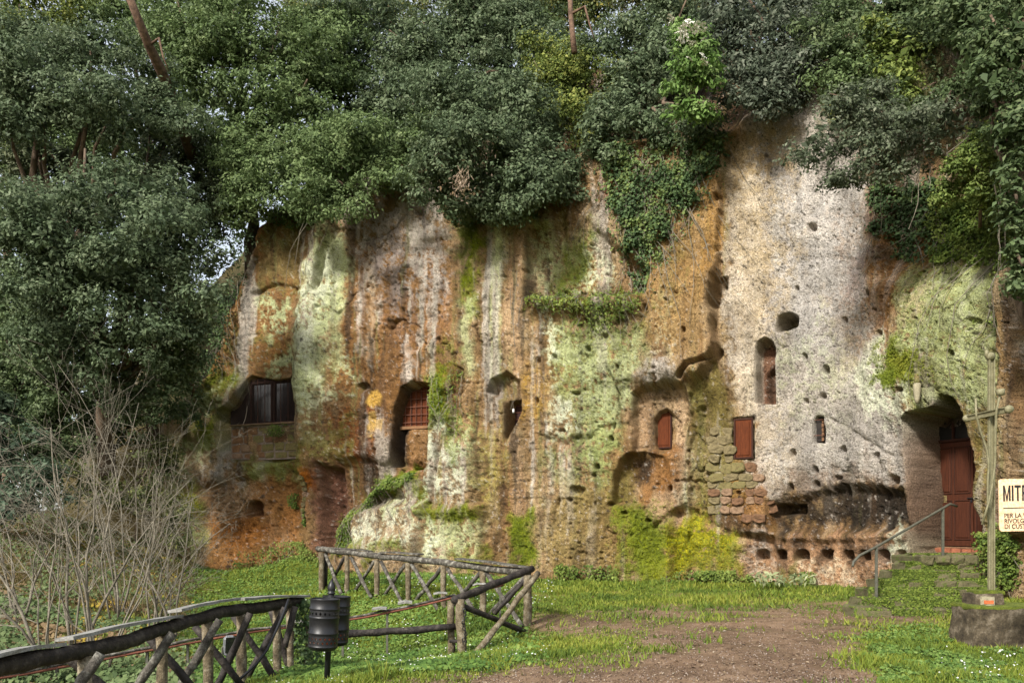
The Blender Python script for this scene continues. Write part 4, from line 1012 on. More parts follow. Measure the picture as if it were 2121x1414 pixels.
tree("distant_thicket", "distant dark thicket seen between the twigs at the left edge", [(60, 960, 200, 130, 40), (240, 930, 160, 140, 41), (-60, 800, 160, 200, 42), (330, 830, 120, 160, 42)], DARK, P(100, 1092, 42), "thicket", None, .2, 39, True, leaf=.26, n_per_m2=3, clump=.7)

tree("leafy_shrub", "mixed green shrub on the rim between the pale face and the hanging boughs", [(1770, 160, 55, 45, 18.8), (1720, 185, 45, 35, 18.8), (1820, 200, 50, 40, 18)], GREEN, P(1770, 220, 19.8), "shrub", "shrubs along the cliff top", .05, 41, True, leaf=.09, n_per_m2=40)
tree("leafy_shrub", "hanging green bush in the corner between oak boughs and ivy-clad tree", [(1990, 330, 50, 45, 15.9), (2040, 290, 40, 50, 15.4), (1960, 390, 40, 35, 16.1), (2040, 400, 35, 45, 15.4)], [(.06, .09, .02), (.10, .15, .03), (.15, .20, .045), (.20, .25, .07)], P(2030, 440, 16.6), "shrub", "shrubs along the cliff top", .04, 42, True, leaf=.075, n_per_m2=34, clump=.2)
# ================================================================== WINDOWS AND DOOR
MAT_WOOD_RED = simple_mat("red_brown_timber", (.034, .011, .006), (.072, .023, .011), 7, 0.6, bump=0.25, bscale=40, stretch=(6, 6, .5), spec=.12)
MAT_SHUTTER = simple_mat("red_shutter_timber", (.055, .015, .006), (.115, .032, .011), 7, 0.7, bump=0.25, bscale=40, stretch=(6, 6, .5), spec=.08)
MAT_WOOD_DK = simple_mat("dark_frame_timber", (.022, .009, .006), (.05, .019, .011), 7, 0.65, bump=0.2, bscale=40, stretch=(6, 6, .5), spec=.12)
MAT_RUST = simple_mat("rusty_iron", (.07, .03, .02), (.16, .062, .035), 14, 0.75, bump=0.3, bscale=60)
MAT_RUST_DK = simple_mat("dark_rust", (.025, .013, .010), (.06, .027, .018), 14, 0.8, bump=0.3, bscale=60)
MAT_RUST_RED = simple_mat("red_lead_pipe", (.13, .045, .028), (.26, .10, .06), 9, 0.7, bump=0.2, bscale=50)
MAT_DARK = simple_mat("dark_room", (.012, .010, .009), (.028, .022, .018), 5, 0.9)
MAT_IRON_BLACK = simple_mat("black_painted_iron", (.008, .008, .009), (.013, .013, .014), 20, 0.42, spec=.4)
MAT_STEEL = simple_mat("grey_green_painted_steel", (.055, .055, .042), (.10, .098, .072), 12, 0.55, bump=0.15, bscale=60)
MAT_CROSS = simple_mat("olive_painted_steel", (.12, .11, .055), (.22, .20, .12), 10, 0.6, bump=0.25, bscale=50)
MAT_PLASTER = simple_mat("ochre_block_masonry", (.11, .06, .03), (.23, .12, .055), 5, 0.9, bump=0.6, bscale=30)
MAT_TUFF_GREEN = simple_mat("mossy_block", (.06, .05, .02), (.17, .135, .055), 5, 0.92, bump=0.8, bscale=24, c3=(.10, .105, .035))
MAT_TUFF_RED = simple_mat("red_tuff_stone", (.075, .042, .022), (.20, .105, .055), 5, 0.92, bump=0.8, bscale=30)
MAT_TUFF_TAN = simple_mat("tan_tuff_stone", (.085, .068, .032), (.22, .175, .09), 5, 0.92, bump=0.8, bscale=30)
MAT_TUFF_PINK = simple_mat("pink_mortar_stone", (.14, .085, .05), (.26, .17, .105), 5, 0.92, bump=0.7, bscale=30)
MAT_MORTAR = simple_mat("grey_mortar", (.13, .10, .08), (.24, .19, .15), 9, 0.95, bump=0.5, bscale=40)
MAT_BRICK = simple_mat("brick", (.17, .055, .028), (.27, .10, .05), 10, 0.9, bump=0.5, bscale=40)
MAT_GLASS, _n_, _l_, _b_ = mat_new("old_window_glass")
_b_.inputs["Base Color"].default_value = (.015, .015, .016, 1); _b_.inputs["Roughness"].default_value = 0.12; _b_.inputs["Specular IOR Level"].default_value = 0.8
MAT_WHITE = simple_mat("white_ceramic", (.55, .55, .53), (.68, .67, .64), 12, 0.4)
MAT_BRASS = simple_mat("tarnished_brass", (.16, .12, .05), (.28, .22, .10), 20, 0.5, metal=0.4)
MAT_PALE = simple_mat("pale_stone", (.20, .18, .12), (.34, .30, .20), 12, 0.85, bump=0.4, bscale=40)

def panel_door(mb_frame, mb_panel, x0, x1, z0, z1, y, rail=0.05, depth=0.03):
    """raised panel inside a rectangle"""
    cx, cz = (x0 + x1) / 2, (z0 + z1) / 2
    w, h = x1 - x0, z1 - z0
    mb_panel.box((cx, y, cz), (w - rail, depth * .8, h - rail), bev=.012)

# --- double door in the doorway
_, dloc = seen_at(1994, 1131, 1.20)
drz = wall_rz(1965)
door = empty("wooden_door", dloc, drz)
tag(door, "tall red-brown panelled wooden door at the top of the steps", "door")
dY = dloc.y; pm = dY / F            # metres per photo px there
DH = (1131 - 913) * pm; DW = 1.42; TH = (913 - 850) * pm
lx = -DW / 2
stile = MB()
for k, (a, b) in enumerate([(0, .48), (.48, .71), (.71, 1.42)]): pass
leafs = [(0.03, 0.97), (0.99, 1.39)]
for li, (a, b) in enumerate(leafs):
    m = MB(); m.box((lx + (a + b) / 2, 0, DH / 2), (b - a - .006, .05, DH - .01), bev=.006)
    lf = m.build("door_leaf", MAT_WOOD_RED, door)
    cols = [(a + .05, (a + b) / 2 - .025), ((a + b) / 2 + .025, b - .05)] if li == 0 else [(a + .06, b - .06)]
    for (p, q) in cols:
        for (z0, z1) in [(.06 * DH, .44 * DH), (.50 * DH, .95 * DH)]:
            fr = MB()
            w, h = q - p, z1 - z0; cx_, cz_ = lx + (p + q) / 2, (z0 + z1) / 2
            for sx in (-1, 1): fr.box((cx_ + sx * (w / 2 - .012), -.032, cz_), (.024, .022, h), bev=.006)
            for sz in (-1, 1): fr.box((cx_, -.032, cz_ + sz * (h / 2 - .012)), (w - .05, .022, .024), bev=.006)
            fr.build("panel_moulding", MAT_WOOD_DK, lf)
            pn = MB(); pn.box((cx_, -.03, cz_), (w - .10, .03, h - .10), bev=.018); pn.build("door_panel", MAT_WOOD_RED, lf)
m = MB()
for sx in (-1, 1): m.box((sx * (DW / 2 + .012), 0, (DH + TH) / 2), (.055, .10, DH + TH), bev=.006)
m.box((0, -.01, DH + .03), (DW - .04, .12, .06), bev=.008); m.box((0, 0, DH + TH - .03), (DW - .04, .08, .06), bev=.006); m.box((-.22, 0, DH + TH / 2), (.05, .07, TH - .12))
m.build("door_frame", MAT_WOOD_DK, door)
m = MB(); m.box((-.465, .01, DH + TH / 2), (.43, .02, TH - .13)); m.build("transom_pane", MAT_GLASS, door)
m = MB(); m.box((.24, .01, DH + TH / 2), (.85, .02, TH - .13)); m.build("transom_pane", MAT_GLASS, door)
m = MB(); m.box((lx + .26, -.034, .455 * DH), (.17, .018, .16), bev=.004); nb = m.build("notice_plate", MAT_BRASS, door)
m = MB()
for k in range(5): m.box((lx + .26, -.0445, .455 * DH + .05 - k * .024), (.12 - .02 * (k % 2), .003, .006))
m.build("engraved_lines", MAT_WOOD_DK, nb)
m = MB(); m.tube([(lx + .86, -.06, .455 * DH), (lx + 1.10, -.06, .455 * DH)], .014, 8); m.tube([(lx + .93, -.02, .455 * DH), (lx + .93, -.06, .455 * DH)], .01, 6); m.box((lx + .94, -.035, .455 * DH - .06), (.035, .02, .06))
m.build("bolt_handle", MAT_IRON_BLACK, door)
# brick threshold under the door
thr = empty("brick_threshold", dloc + Vector((0, 0, -.16)), drz)
tag(thr, "row of red bricks forming the sill under the tall wooden door", "threshold")
for k in range(8):
    m = MB(); m.box((-.92 + k * .245, -.16 + random.uniform(-.008, .008), .055), (.225, .34, .125), jit=.008, bev=.012); m.build("brick", MAT_BRICK, thr)
m = MB(); m.box((-.06, -.13, .135), (1.95, .30, .03), jit=.004, bev=.006); m.build("sill_slab", MAT_TUFF_RED, thr)

# --- shuttered windows
def shutter(name, label, x, y0, y1, wpx, d, panels=1):
    col, loc = seen_at(x, y1, d)
    pmv = loc.y / F; rz = wall_rz(col); tl = float(wall_frame(col)[6])
    h = (y1 - y0) * pmv; w = wpx * tl
    o = empty(name, loc, rz)
    m = MB()
    t = .045
    for sx in (-1, 1): m.box((sx * (w / 2 - t / 2), 0, h / 2), (t, .06, h), bev=.006)
    for z in (t / 2, h - t / 2): m.box((0, 0, z), (w - 2 * t - .004, .06, t), bev=.006)
    m.build("frame", MAT_WOOD_DK, o)
    m = MB(); m.box((0, .005, h / 2), (w - 2 * t - .008, .03, h - 2 * t - .008)); sh_ = m.build("shutter_leaf", MAT_SHUTTER, o)
    m = MB(); m.box((0, -.018, h / 2), (w - 2 * t - .09, .02, h - 2 * t - .09), bev=.012); m.build("shutter_panel", MAT_SHUTTER, sh_)
    tag(o, label, "window", "wooden shuttered windows in the cliff")
    return o
shutter("shuttered_window", "red-brown wooden shutter in the arched recess above the round niche", 1372, 851, 929, 40, .68)
shutter("shuttered_window", "red-brown wooden shutter set in rubble masonry left of the pale face", 1540, 866, 950, 40, .02)

# --- slit window with red brick jamb
col, loc = seen_at(1697, 914, .34)
o = empty("slit_window", loc, wall_rz(col)); tag(o, "small slit window with red jamb low in the pale rock face", "window")
pmv = loc.y / F
m = MB(); m.box((.02, .0, 25 * pmv), (.16, .03, 50 * pmv)); m.build("dark_pane", MAT_DARK, o)
for k in range(5):
    m = MB(); m.box((.10, -.01, (4 + k * 9.5) * pmv), (.05, .08, 8 * pmv), jit=.008, bev=.008); m.build("brick", MAT_TUFF_RED, o)
m = MB()
for z in (12, 44): m.tube([(-.16, -.09, z * pmv), (.17, -.09, z * pmv)], .008, 5)
m.build("iron_bar", MAT_RUST, o)

# --- wide grilled window (left)
col, loc = seen_at(553, 877, .40)
o = empty("grilled_window", loc, wall_rz(col)); tag(o, "wide window behind a rusty wire grille at the left of the cliff", "window")
pmv = loc.y / F; tl = float(wall_frame(col)[6])
Wg = 150 * tl; Hg = 100 * pmv
m = MB(); m.box((0, .12, Hg / 2), (Wg * 1.1, .02, Hg)); m.build("dark_interior", MAT_DARK, o)
m = MB(); m.box((.27 * Wg, .085, Hg * .42), (.42 * Wg, .012, Hg * .8)); gp = m.build("glass_pane", MAT_GLASS, o)
m = MB(); m.box((-.08 * Wg, .085, Hg * .42), (.24 * Wg, .012, Hg * .8)); m.build("glass_pane", MAT_GLASS, o)
for fx in (-.23, .055, .09, .485):
    m = MB(); m.box((fx * Wg, .03, Hg * .46), (.05, .05, Hg * .92), bev=.005); m.build("frame_post", MAT_RUST_DK, o)
m = MB(); m.box((.13 * Wg, .03, Hg * .86), (.72 * Wg, .05, .06), bev=.005); m.build("frame_rail", MAT_RUST_DK, o)
m = MB(); m.box((.13 * Wg, .03, .035), (.72 * Wg, .05, .05), bev=.005); m.build("frame_rail", MAT_RUST_DK, o)
for k, fx in enumerate((-.13, -.03, .19, .29, .39)):
    m = MB(); m.tube([(fx * Wg, .0, 0), (fx * Wg, .0, Hg * .95)], .012, 5); m.build("iron_bar", MAT_RUST, o)
m = MB()
for k in range(60):
    x_ = -Wg * .5 + k * Wg / 60; m.box((x_, -.03, Hg * .47), (.005, .005, Hg * .94))
for k in range(40):
    m.box((0, -.03, .01 + k * Hg * .94 / 40), (Wg, .005, .005))
g = m.build("wire_mesh", MAT_RUST_DK, o); g["kind"] = "stuff"
# masonry under it
col, loc = seen_at(547, 952, .36)
o = empty("block_wall", loc, wall_rz(col)); tag(o, "low wall of reddish tuff blocks under the grilled window", "wall")
pmv = loc.y / F; Wb = 142 * tl
m = MB(); m.box((0, .07, 38 * pmv), (Wb, .10, 76 * pmv)); m.build("mortar", MAT_MORTAR, o)
zz = 3 * pmv
for r_, (hh, n_) in enumerate([(13, 6), (18, 6), (17, 6), (17, 7)]):
    hz = hh * pmv; xx = -Wb / 2 + .02; ws = [random.uniform(.8, 1.3) for _ in range(n_)]; tot = sum(ws)
    for w_ in ws:
        bw = (Wb - .04) * w_ / tot
        m = MB(); m.box((xx + bw / 2, .035 + random.uniform(-.012, .010), zz + hz / 2 + random.uniform(-.01, .01)), (bw - .03, .08, hz - .02), jit=.022, bev=.035)
        m.build("block", random.choice([MAT_PLASTER, MAT_TUFF_GREEN, MAT_TUFF_GREEN, MAT_TUFF_RED]) if xx > -Wb * .2 else random.choice([MAT_PLASTER, MAT_TUFF_PINK]), o)
        xx += bw
    zz += hz + .008
m = MB(); m.box((0, .02, 74 * pmv), (Wb, .28, .05), jit=.008, bev=.015); m.build("sill_slab", MAT_TUFF_PINK, o)

# --- barred window
col, loc = seen_at(862, 882, .58)
o = empty("barred_window", loc, wall_rz(col)); tag(o, "window with a rusty iron grid over red shutters in the deep dark recess", "window")
pmv = loc.y / F; tl = float(wall_frame(col)[6]); Wv = 62 * tl; Hv = 84 * pmv
m = MB()
for fx in (-.33, 0, .33): m.box((fx * Wv, .05, Hv / 2), (Wv * .31, .03, Hv))
sl = m.build("shutter_board", MAT_SHUTTER, o)
m = MB()
for fx in (-.17, .17): m.box((fx * Wv, .035, Hv / 2), (.05, .04, Hv))
m.build("mullion", MAT_WOOD_DK, o)
for k in range(5):
    m = MB(); m.tube([(-Wv * .52, -.02, Hv * (.09 + k * .19)), (Wv * .52, -.02, Hv * (.09 + k * .19))], .013, 6); m.build("horizontal_bar", MAT_RUST, o)
for k in range(5):
    m = MB(); m.tube([(Wv * (-.36 + k * .18), .002, 0), (Wv * (-.36 + k * .18), .002, Hv)], .012, 6); m.build("vertical_bar", MAT_RUST, o)
m = MB(); m.box((0, .02, -.06), (Wv * 1.05, .22, .10), jit=.006, bev=.012); m.build("sill_slab", MAT_PLASTER, o)

# --- narrow window with hanging insulator
col, loc = seen_at(1062, 908, .74)
o = empty("narrow_window", loc, wall_rz(col)); tag(o, "narrow dark pointed window crossed by thin iron bars", "window")
pmv = loc.y / F; tl = float(wall_frame(col)[6])
m = MB(); m.box((0, .04, 42 * pmv), (44 * tl, .02, 92 * pmv)); m.build("dark_interior", simple_mat("rust_red_dark", (.02, .008, .006), (.045, .016, .011), 9, .8), o)
for z in (10, 25, 39, 53, 67):
    m = MB(); m.tube([(-20 * tl, 0, z * pmv), (20 * tl, 0, z * pmv)], .008, 5); m.build("iron_bar", MAT_RUST_RED, o)
m = MB(); m.tube([(-18 * tl, .0, -.02), (-18 * tl, .0, 84 * pmv)], .045, 6, wob=.15); m.build("plaster_jamb", MAT_PALE, o)
loc2 = on_wall(1061, 848, .10)
ins = empty("hanging_insulator", loc2); ins.scale = (.7, .7, .7); tag(ins, "small white ceramic insulator hanging on wires in the narrow window", "insulator")
m = MB(); m.lathe((0, 0, -.09), [(0, 0), (.045, .0), (.05, .02), (.038, .03), (.05, .05), (.038, .06), (.05, .08), (.038, .09), (.05, .11), (.04, .14), (0, .145)], 12); m.build("ceramic_body", MAT_WHITE, ins, True)
m = MB(); m.lathe((0, 0, -.15), [(0, 0), (.04, .0), (.05, .03), (.03, .06), (0, .06)], 10); m.build("cap", MAT_STEEL, ins, True)
m = MB(); m.tube([(0, 0, .05), (-.03, .02, .3), (.06, .03, .45), (.05, .08, .62), (.0, .1, .8)], .008, 5); m.tube([(0, 0, .04), (-.12, .02, .02), (-.05, .02, .35), (-.09, .05, .7)], .007, 5)
m.tube([(-.1, .05, .55), (.03, .02, .78), (-.02, .0, .95), (-.08, -.03, 1.1)], .009, 5); m.build("wire", MAT_TWIG, ins)

# --- pale stone bracket above the doorway
loc = on_rock(1925, 795, .02)
b_ = empty("stone_bracket", loc, wall_rz(1925)); tag(b_, "pale carved stone bracket sticking out of the moss above the doorway", "bracket")
m = MB(); m.lathe((0, -.02, -.45), [(0, 0), (.04, .01), (.06, .1), (.08, .32), (.08, .40), (.06, .43), (0, .43)], 12); m.build("tapered_stem", MAT_PALE, b_, True)
m = MB(); m.lathe((0, -.02, -.02), [(.0, -.02), (.05, .0), (.06, .05), (.045, .09), (.06, .13), (.05, .20), (0, .22)], 12); m.build("knob", MAT_TUFF_GREEN, b_, True)

# --- rubble masonry: every stone is a piece of the cliff
def stone_mesh(seed):
    r = random.Random(seed); m = MB(); n = 9
    prof = [(0, .40), (.40, .42), (.50, .28), (.53, -.1), (.5, -.5)]
    rr = [r.uniform(.82, 1.16) for _ in range(n)]
    vs = []
    for (q, z) in prof:
        for k in range(n):
            a = 2 * math.pi * k / n
            cx_, sz_ = math.cos(a), math.sin(a)
            sq = 1 / max(abs(cx_), abs(sz_)) ** .8
            vs.append((q * sq * cx_ * rr[k], -z + r.uniform(-.10, .10), q * sq * sz_ * rr[k]))
    fs = [(i * n + k, i * n + (k + 1) % n, (i + 1) * n + (k + 1) % n, (i + 1) * n + k) for i in range(len(prof) - 1) for k in range(n)]
    m.add(vs, fs)
    me = bpy.data.meshes.new("stone"); me.from_pydata(m.v, [], m.f); me.update()
    return me
stone_me = {}
for nm, mt in (("tan", MAT_TUFF_TAN), ("green", MAT_TUFF_GREEN), ("red", MAT_TUFF_RED), ("pink", MAT_TUFF_PINK)):
    stone_me[nm] = []
    for k in range(5):
        me = stone_mesh(k * 7 + len(nm)); me.materials.append(mt); stone_me[nm].append(me)
area_poly = [(1472, 858), (1514, 862), (1514, 950), (1560, 958), (1580, 1000), (1606, 1045), (1600, 1088), (1545, 1090), (1505, 1078), (1470, 1055), (1468, 1000), (1470, 940)]
yy = 866
while yy < 1092:
    hh = random.uniform(15, 20) if yy < 985 else random.uniform(13, 18)
    xx = 1466 + random.uniform(-6, 4)
    while xx < 1606:
        ww = random.uniform(22, 34) if yy < 985 else random.uniform(18, 30)
        cx_, cy_ = xx + ww / 2, yy + hh / 2 + random.uniform(-2, 2)
        if sd_poly(np.array([cx_]), np.array([cy_]), area_poly)[0] > 1 and random.random() < .93:
            kind = ("green" if random.random() < .55 else "tan") if cx_ < 1530 and cy_ < 1010 else ("red" if random.random() < .55 else random.choice(["pink", "tan"]))
            so = bpy.data.objects.new("stone", random.choice(stone_me[kind])); COL.objects.link(so)
            so.parent = cliff
            so.location = on_rock(cx_, cy_, .0)
            so.rotation_euler = (random.uniform(-.12, .12), random.uniform(-.12, .12), wall_rz(cx_) + random.uniform(-.15, .15))
            so.scale = (ww * float(wall_frame(cx_)[6]) * 1.04, random.uniform(.07, .16), hh * wallY(cx_) / F * 1.06)
            if random.random() < .5: so.scale.x *= -1
        xx += ww + 1
    yy += hh + 1
# stones of the thin pier low on the left
for k in range(8):
    so = bpy.data.objects.new("stone", random.choice(stone_me[random.choice(["tan", "green", "pink"])])); COL.objects.link(so); so.parent = cliff
    so.location = on_rock(630 + random.uniform(-2, 2), 990 + k * 11, .03); so.rotation_euler = (0, random.uniform(-.2, .2), wall_rz(630)); so.scale = (.19, .2, .165)

# ================================================================== STEPS, RAIL, CROSS, SIGN
MAT_STEP = simple_mat("mossy_step_stone", (.045, .05, .014), (.10, .085, .045), 7, .95, bump=.8, bscale=22, c3=(.06, .085, .012))
steps = empty("stone_steps", (8.4, 15.2, 0)); tag(steps, "short flight of moss-covered stone steps up to the wooden door", "steps")
STEPS = []
for k in range(7):
    z = 1.09 - .15 * k; Yf = 16.0 - .30 * k
    xl = [8.05, 7.75, 7.35, 6.95, 6.62, 6.35, 6.1][k]; xr = [9.2, 9.1, 9.05, 8.98, 8.9, 8.8, 8.7][k]
    STEPS.append((xl, xr, Yf, z))
    n_ = 4; xs_ = [xl + (xr - xl) * (i + random.uniform(-.12, .12) * (0 < i < n_)) / n_ for i in range(n_ + 1)]
    for i in range(n_):
        m = MB(); m.box(((xs_[i] + xs_[i + 1]) / 2 - 8.4, Yf + .30 - 15.2 + random.uniform(-.03, .02), z - .10 + random.uniform(-.012, .006)), (xs_[i + 1] - xs_[i] - .012, .62 if k else 1.3, .20), jit=.03, bev=.04)
        m.build("step_stone", MAT_STEP, steps)
rail = empty("handrail", P(1815, 1246, 14.6)); tag(rail, "thin grey steel handrail beside the mossy steps", "handrail")
rb = rail.location.copy()
def R_(x, y, Y): return P(x, y, Y) - rb
m = MB(); m.tube([R_(1766, 1172, 14.2), R_(1768, 1163, 14.25), R_(1780, 1150, 14.3), R_(1815, 1132, 14.6), R_(1953, 1052, 15.7), R_(1968, 1043, 15.8), R_(1982, 1048, 15.85)], .024, 8); m.build("rail", MAT_STEEL, rail, True)
for (x, y0, y1, Y) in [(1815, 1133, 1247, 14.6), (1953, 1053, 1160, 15.7)]:
    m = MB(); m.box((R_(x, y0, Y) + R_(x, y1 + 4, Y)) / 2, (.045, .045, (y1 + 4 - y0) * Y / F), bev=.005); m.build("post", MAT_STEEL, rail)

# cross on its plinth
MAT_PLINTH = simple_mat("dark_mossy_concrete", (.016, .012, .008), (.065, .05, .03), 5, .95, bump=1.0, bscale=14, c3=(.17, .14, .10), detail=9)
MAT_MOSS = simple_mat("thick_moss", (.05, .07, .008), (.12, .14, .015), 12, .95, bump=.9, bscale=40)
pl = empty("stone_plinth", P(2075, 1345, 10.9)); tag(pl, "low dark mossy stone block under the steel cross", "plinth")
m = MB()
nx_, nz_ = 18, 8
def rock_box(mb, c, size, nx=10, ny=8, nz=8, amp=.02, seed=0, taper=0.0):
    r = random.Random(seed); X_, Y_, Z_ = size
    ph = [r.uniform(0, 6) for _ in range(9)]
    def dsp(p):
        q = Vector(p)
        a = amp * (math.sin(p[0] * 9 + ph[0]) * math.sin(p[2] * 11 + ph[1]) + .6 * math.sin(p[1] * 17 + ph[2] + p[2] * 13) + .5 * math.sin(p[0] * 29 + ph[3]) * math.sin(p[2] * 31 + ph[4] + p[1] * 20)) + r.uniform(-.3, .3) * amp
        d = Vector((p[0] / X_, p[1] / Y_, p[2] / Z_)); k = max(abs(d.x), abs(d.y), abs(d.z))
        s_ = d.normalized() * k * 2
        q = Vector((p[0], p[1], p[2])) * (1 - .06 * max(0, d.length * 2 - 1.25)) + d.normalized() * a
        f_ = 1 - taper * (p[2] / Z_ + .5)
        return Vector((q.x * f_, q.y * f_, q.z)) + Vector(c)
    for axis in range(3):
        na, nb_ = [(ny, nz), (nx, nz), (nx, ny)][axis]
        for sg in (-1, 1):
            vs = []
            for i in range(na + 1):
                for j in range(nb_ + 1):
                    u, v = i / na - .5, j / nb_ - .5
                    p = [(sg * X_ / 2, u * Y_, v * Z_), (u * X_, sg * Y_ / 2, v * Z_), (u * X_, v * Y_, sg * Z_ / 2)][axis]
                    vs.append(p)
            fs = []
            for i in range(na):
                for j in range(nb_):
                    q = (i * (nb_ + 1) + j, (i + 1) * (nb_ + 1) + j, (i + 1) * (nb_ + 1) + j + 1, i * (nb_ + 1) + j + 1)
                    fs.append(q if (sg > 0) == (axis != 1) else q[::-1])
            r.seed(seed * 31 + 5)
            mb.add([dsp(p) for p in vs], fs)
rock_box(m, (.36, .31, .22), (1.5, .62, .66), 26, 12, 14, .016, 3, .02); m.build("base_block", MAT_PLINTH, pl, True)
m = MB(); rock_box(m, (.36, .31, .565), (1.46, .58, .05), 20, 10, 2, .012, 4); m.build("moss_cap", MAT_MOSS, pl, True)
m = MB(); rock_box(m, (-.02, .42, .66), (.40, .36, .17), 8, 8, 6, .010, 5, .06); m.build("upper_block", MAT_PLINTH, pl, True)
m = MB(); rock_box(m, (.04, .44, .755), (.36, .32, .05), 8, 8, 2, .012, 6); m.build("moss_cap", MAT_MOSS, pl, True)
m = MB(); rock_box(m, (-.06, .232, .65), (.19, .03, .12), 6, 2, 5, .008, 7); m.build("mortar_patch", MAT_PALE, pl, True)
m = MB(); rock_box(m, (-.05, .214, .632), (.13, .02, .05), 5, 2, 3, .004, 8); m.build("brick", simple_mat("bright_brick", (.42, .10, .035), (.5, .14, .05), 9, .9), pl, True)
cr = empty("steel_cross", P(2054, 1236, 11.3)); tag(cr, "tall olive steel cross with lance and rod beside the doorway", "cross")
crb = cr.location.copy(); pz = 11.3 / F
m = MB(); ph = (1236 - 738) * pz
for dx_ in (-.034, .034): m.box((dx_ - .004, 0, ph / 2), (.018, .05, ph), bev=.003)
m.box((-.004, .012, ph / 2), (.05, .02, ph)); m.build("post", MAT_CROSS, cr)
m = MB(); m.lathe((-.02, 0, ph), [(0, -.05), (.05, -.04), (.062, .0), (.05, .04), (0, .05)], 12, Matrix.Rotation(math.pi / 2, 3, 'X')); m.lathe((-.07, 0, ph + .03), [(0, -.05), (.03, -.03), (.025, .05), (0, .07)], 8); m.build("top_boss", MAT_CROSS, cr, True)
bz = (1236 - 857) * pz
Rb = Matrix.Rotation(-math.radians(86), 3, 'Z')
m = MB(); 
for zz_ in (-.034, .034): m.box((-.065, -.0, bz + zz_), (.86, .05, .016), Rb)
m.box((-.065, 0, bz), (.86, .014, .06), Rb); m.build("crossbar", MAT_CROSS, cr)
for sg in (-1, 1):
    e = Rb @ Vector((sg * .45, 0, 0)) + Vector((-.065, 0, bz))
    m = MB(); m.lathe(e, [(0, -.04), (.05, -.03), (.058, 0), (.05, .03), (0, .04)], 12, Matrix.Rotation(math.pi / 2, 3, 'X')); m.build("end_boss", MAT_CROSS, cr, True)
def rodpts(ps): return [P(x, y, Y) - crb for x, y, Y in ps]
m = MB(); m.tube(rodpts([(2021, 825, 11.1), (2022, 860, 11.1), (2030, 890, 11.15), (2044, 930, 11.2), (2048, 960, 11.2), (2046, 1000, 11.2), (2046, 1040, 11.2), (2046, 1078, 11.2)]), .015, 6); m.build("rod", MAT_CROSS, cr, True)
m = MB(); m.tube(rodpts([(2071, 818, 10.9), (2064, 850, 10.95), (2062, 900, 11.0), (2061, 960, 11.05), (2056, 1000, 11.1), (2048, 1040, 11.1), (2034, 1086, 11.1)]), .015, 6); m.lathe(P(2072, 812, 10.9) - crb, [(0, -.045), (.05, -.04), (.055, .04), (0, .045)], 10); m.build("sponge_rod", MAT_CROSS, cr, True)

# sign
MAT_SIGN = simple_mat("cream_sign_panel", (.66, .44, .26), (.76, .53, .33), 4, .45)
MAT_INK = simple_mat("black_lettering", (.010, .010, .010), (.02, .018, .016), 20, .6)
sg_o = empty("information_sign", P(2070, 1100, 9.0)); tag(sg_o, "cream sign lettered in black at the right edge of the picture", "sign")
sg_o.rotation_euler = (0, math.radians(-1.2), math.radians(-4))
sH = 108 * 9.0 / F; sW = .80; s9 = 9.0 / F
m = MB()
pts = []; rc = .03
for (cx_, cz_, a0) in [(rc, rc, 180), (sW - rc, rc, 270), (sW - rc, sH - rc, 0), (rc, sH - rc, 90)]:
    for k in range(5):
        a = math.radians(a0 + k * 22.5); pts.append((cx_ + rc * math.cos(a), cz_ + rc * math.sin(a)))
n_ = len(pts)
m.add([(x, -.008, z) for x, z in pts] + [(x, .008, z) for x, z in pts], [tuple(range(n_)), tuple(range(2 * n_ - 1, n_ - 1, -1))] + [(k, k + n_, (k + 1) % n_ + n_, (k + 1) % n_) for k in range(n_)])
m.build("panel", MAT_SIGN, sg_o)
def letters(txt, x, z, size, bold, sx=1.0, name="lettering"):
    cu = bpy.data.curves.new(name, 'FONT'); cu.body = txt; cu.size = size; cu.extrude = .001; cu.offset = bold
    tmp = bpy.data.objects.new("tmp", cu); COL.objects.link(tmp)
    bpy.context.view_layer.update()
    me = bpy.data.meshes.new_from_object(tmp.evaluated_get(bpy.context.evaluated_depsgraph_get()))
    bpy.data.objects.remove(tmp)
    o = link_mesh(name, me, MAT_INK, sg_o)
    o.location = (x, -.0105, z); o.rotation_euler = (math.radians(90), 0, 0); o.scale = (sx, 1, 1)
    return o
hx, hz, hh_ = 8 * s9, sH - 46 * s9, 33 * s9
def glyph(polys, x0, w):
    mm = MB()
    for pl_ in polys:
        n_ = len(pl_); a_ = [(x0 + p * w, -.0095, hz + q * hh_) for p, q in pl_]
        mm.add(a_, [tuple(range(n_))])
    mm.build("heading_letter", MAT_INK, sg_o)
gw = 13.2 * s9
glyph([[(0, 0), (.24, 0), (.24, .62), (.24, 1), (0, 1)], [(.24, 1), (.24, .62), (.43, 0), (.5, 0), (.5, .3)], [(.5, .3), (.5, 0), (.57, 0), (.76, .62), (.76, 1)], [(.76, 0), (1, 0), (1, 1), (.76, 1), (.76, .62)]], hx, gw * 1.15)
glyph([[(0, 0), (1, 0), (1, 1), (0, 1)]], hx + gw * 1.30, gw * .30)
glyph([[(.36, 0), (.64, 0), (.64, .84), (1, .84), (1, 1), (0, 1), (0, .84), (.36, .84)]], hx + gw * 1.72, gw * 1.0)
glyph([[(0, 0), (.27, 0), (.27, 1), (0, 1)], [(.27, .84), (.62, .84), (.75, .78), (.98, .84), (.85, .97), (.6, 1), (.27, 1)], [(.75, .78), (.75, .62), (1, .58), (1, .78), (.98, .84)], [(.27, .42), (.6, .42), (.9, .47), (1, .58), (.75, .62), (.65, .57), (.27, .57)], [(.52, .42), (.76, 0), (1, 0), (.78, .43), (.6, .42)]], hx + gw * 2.86, gw)
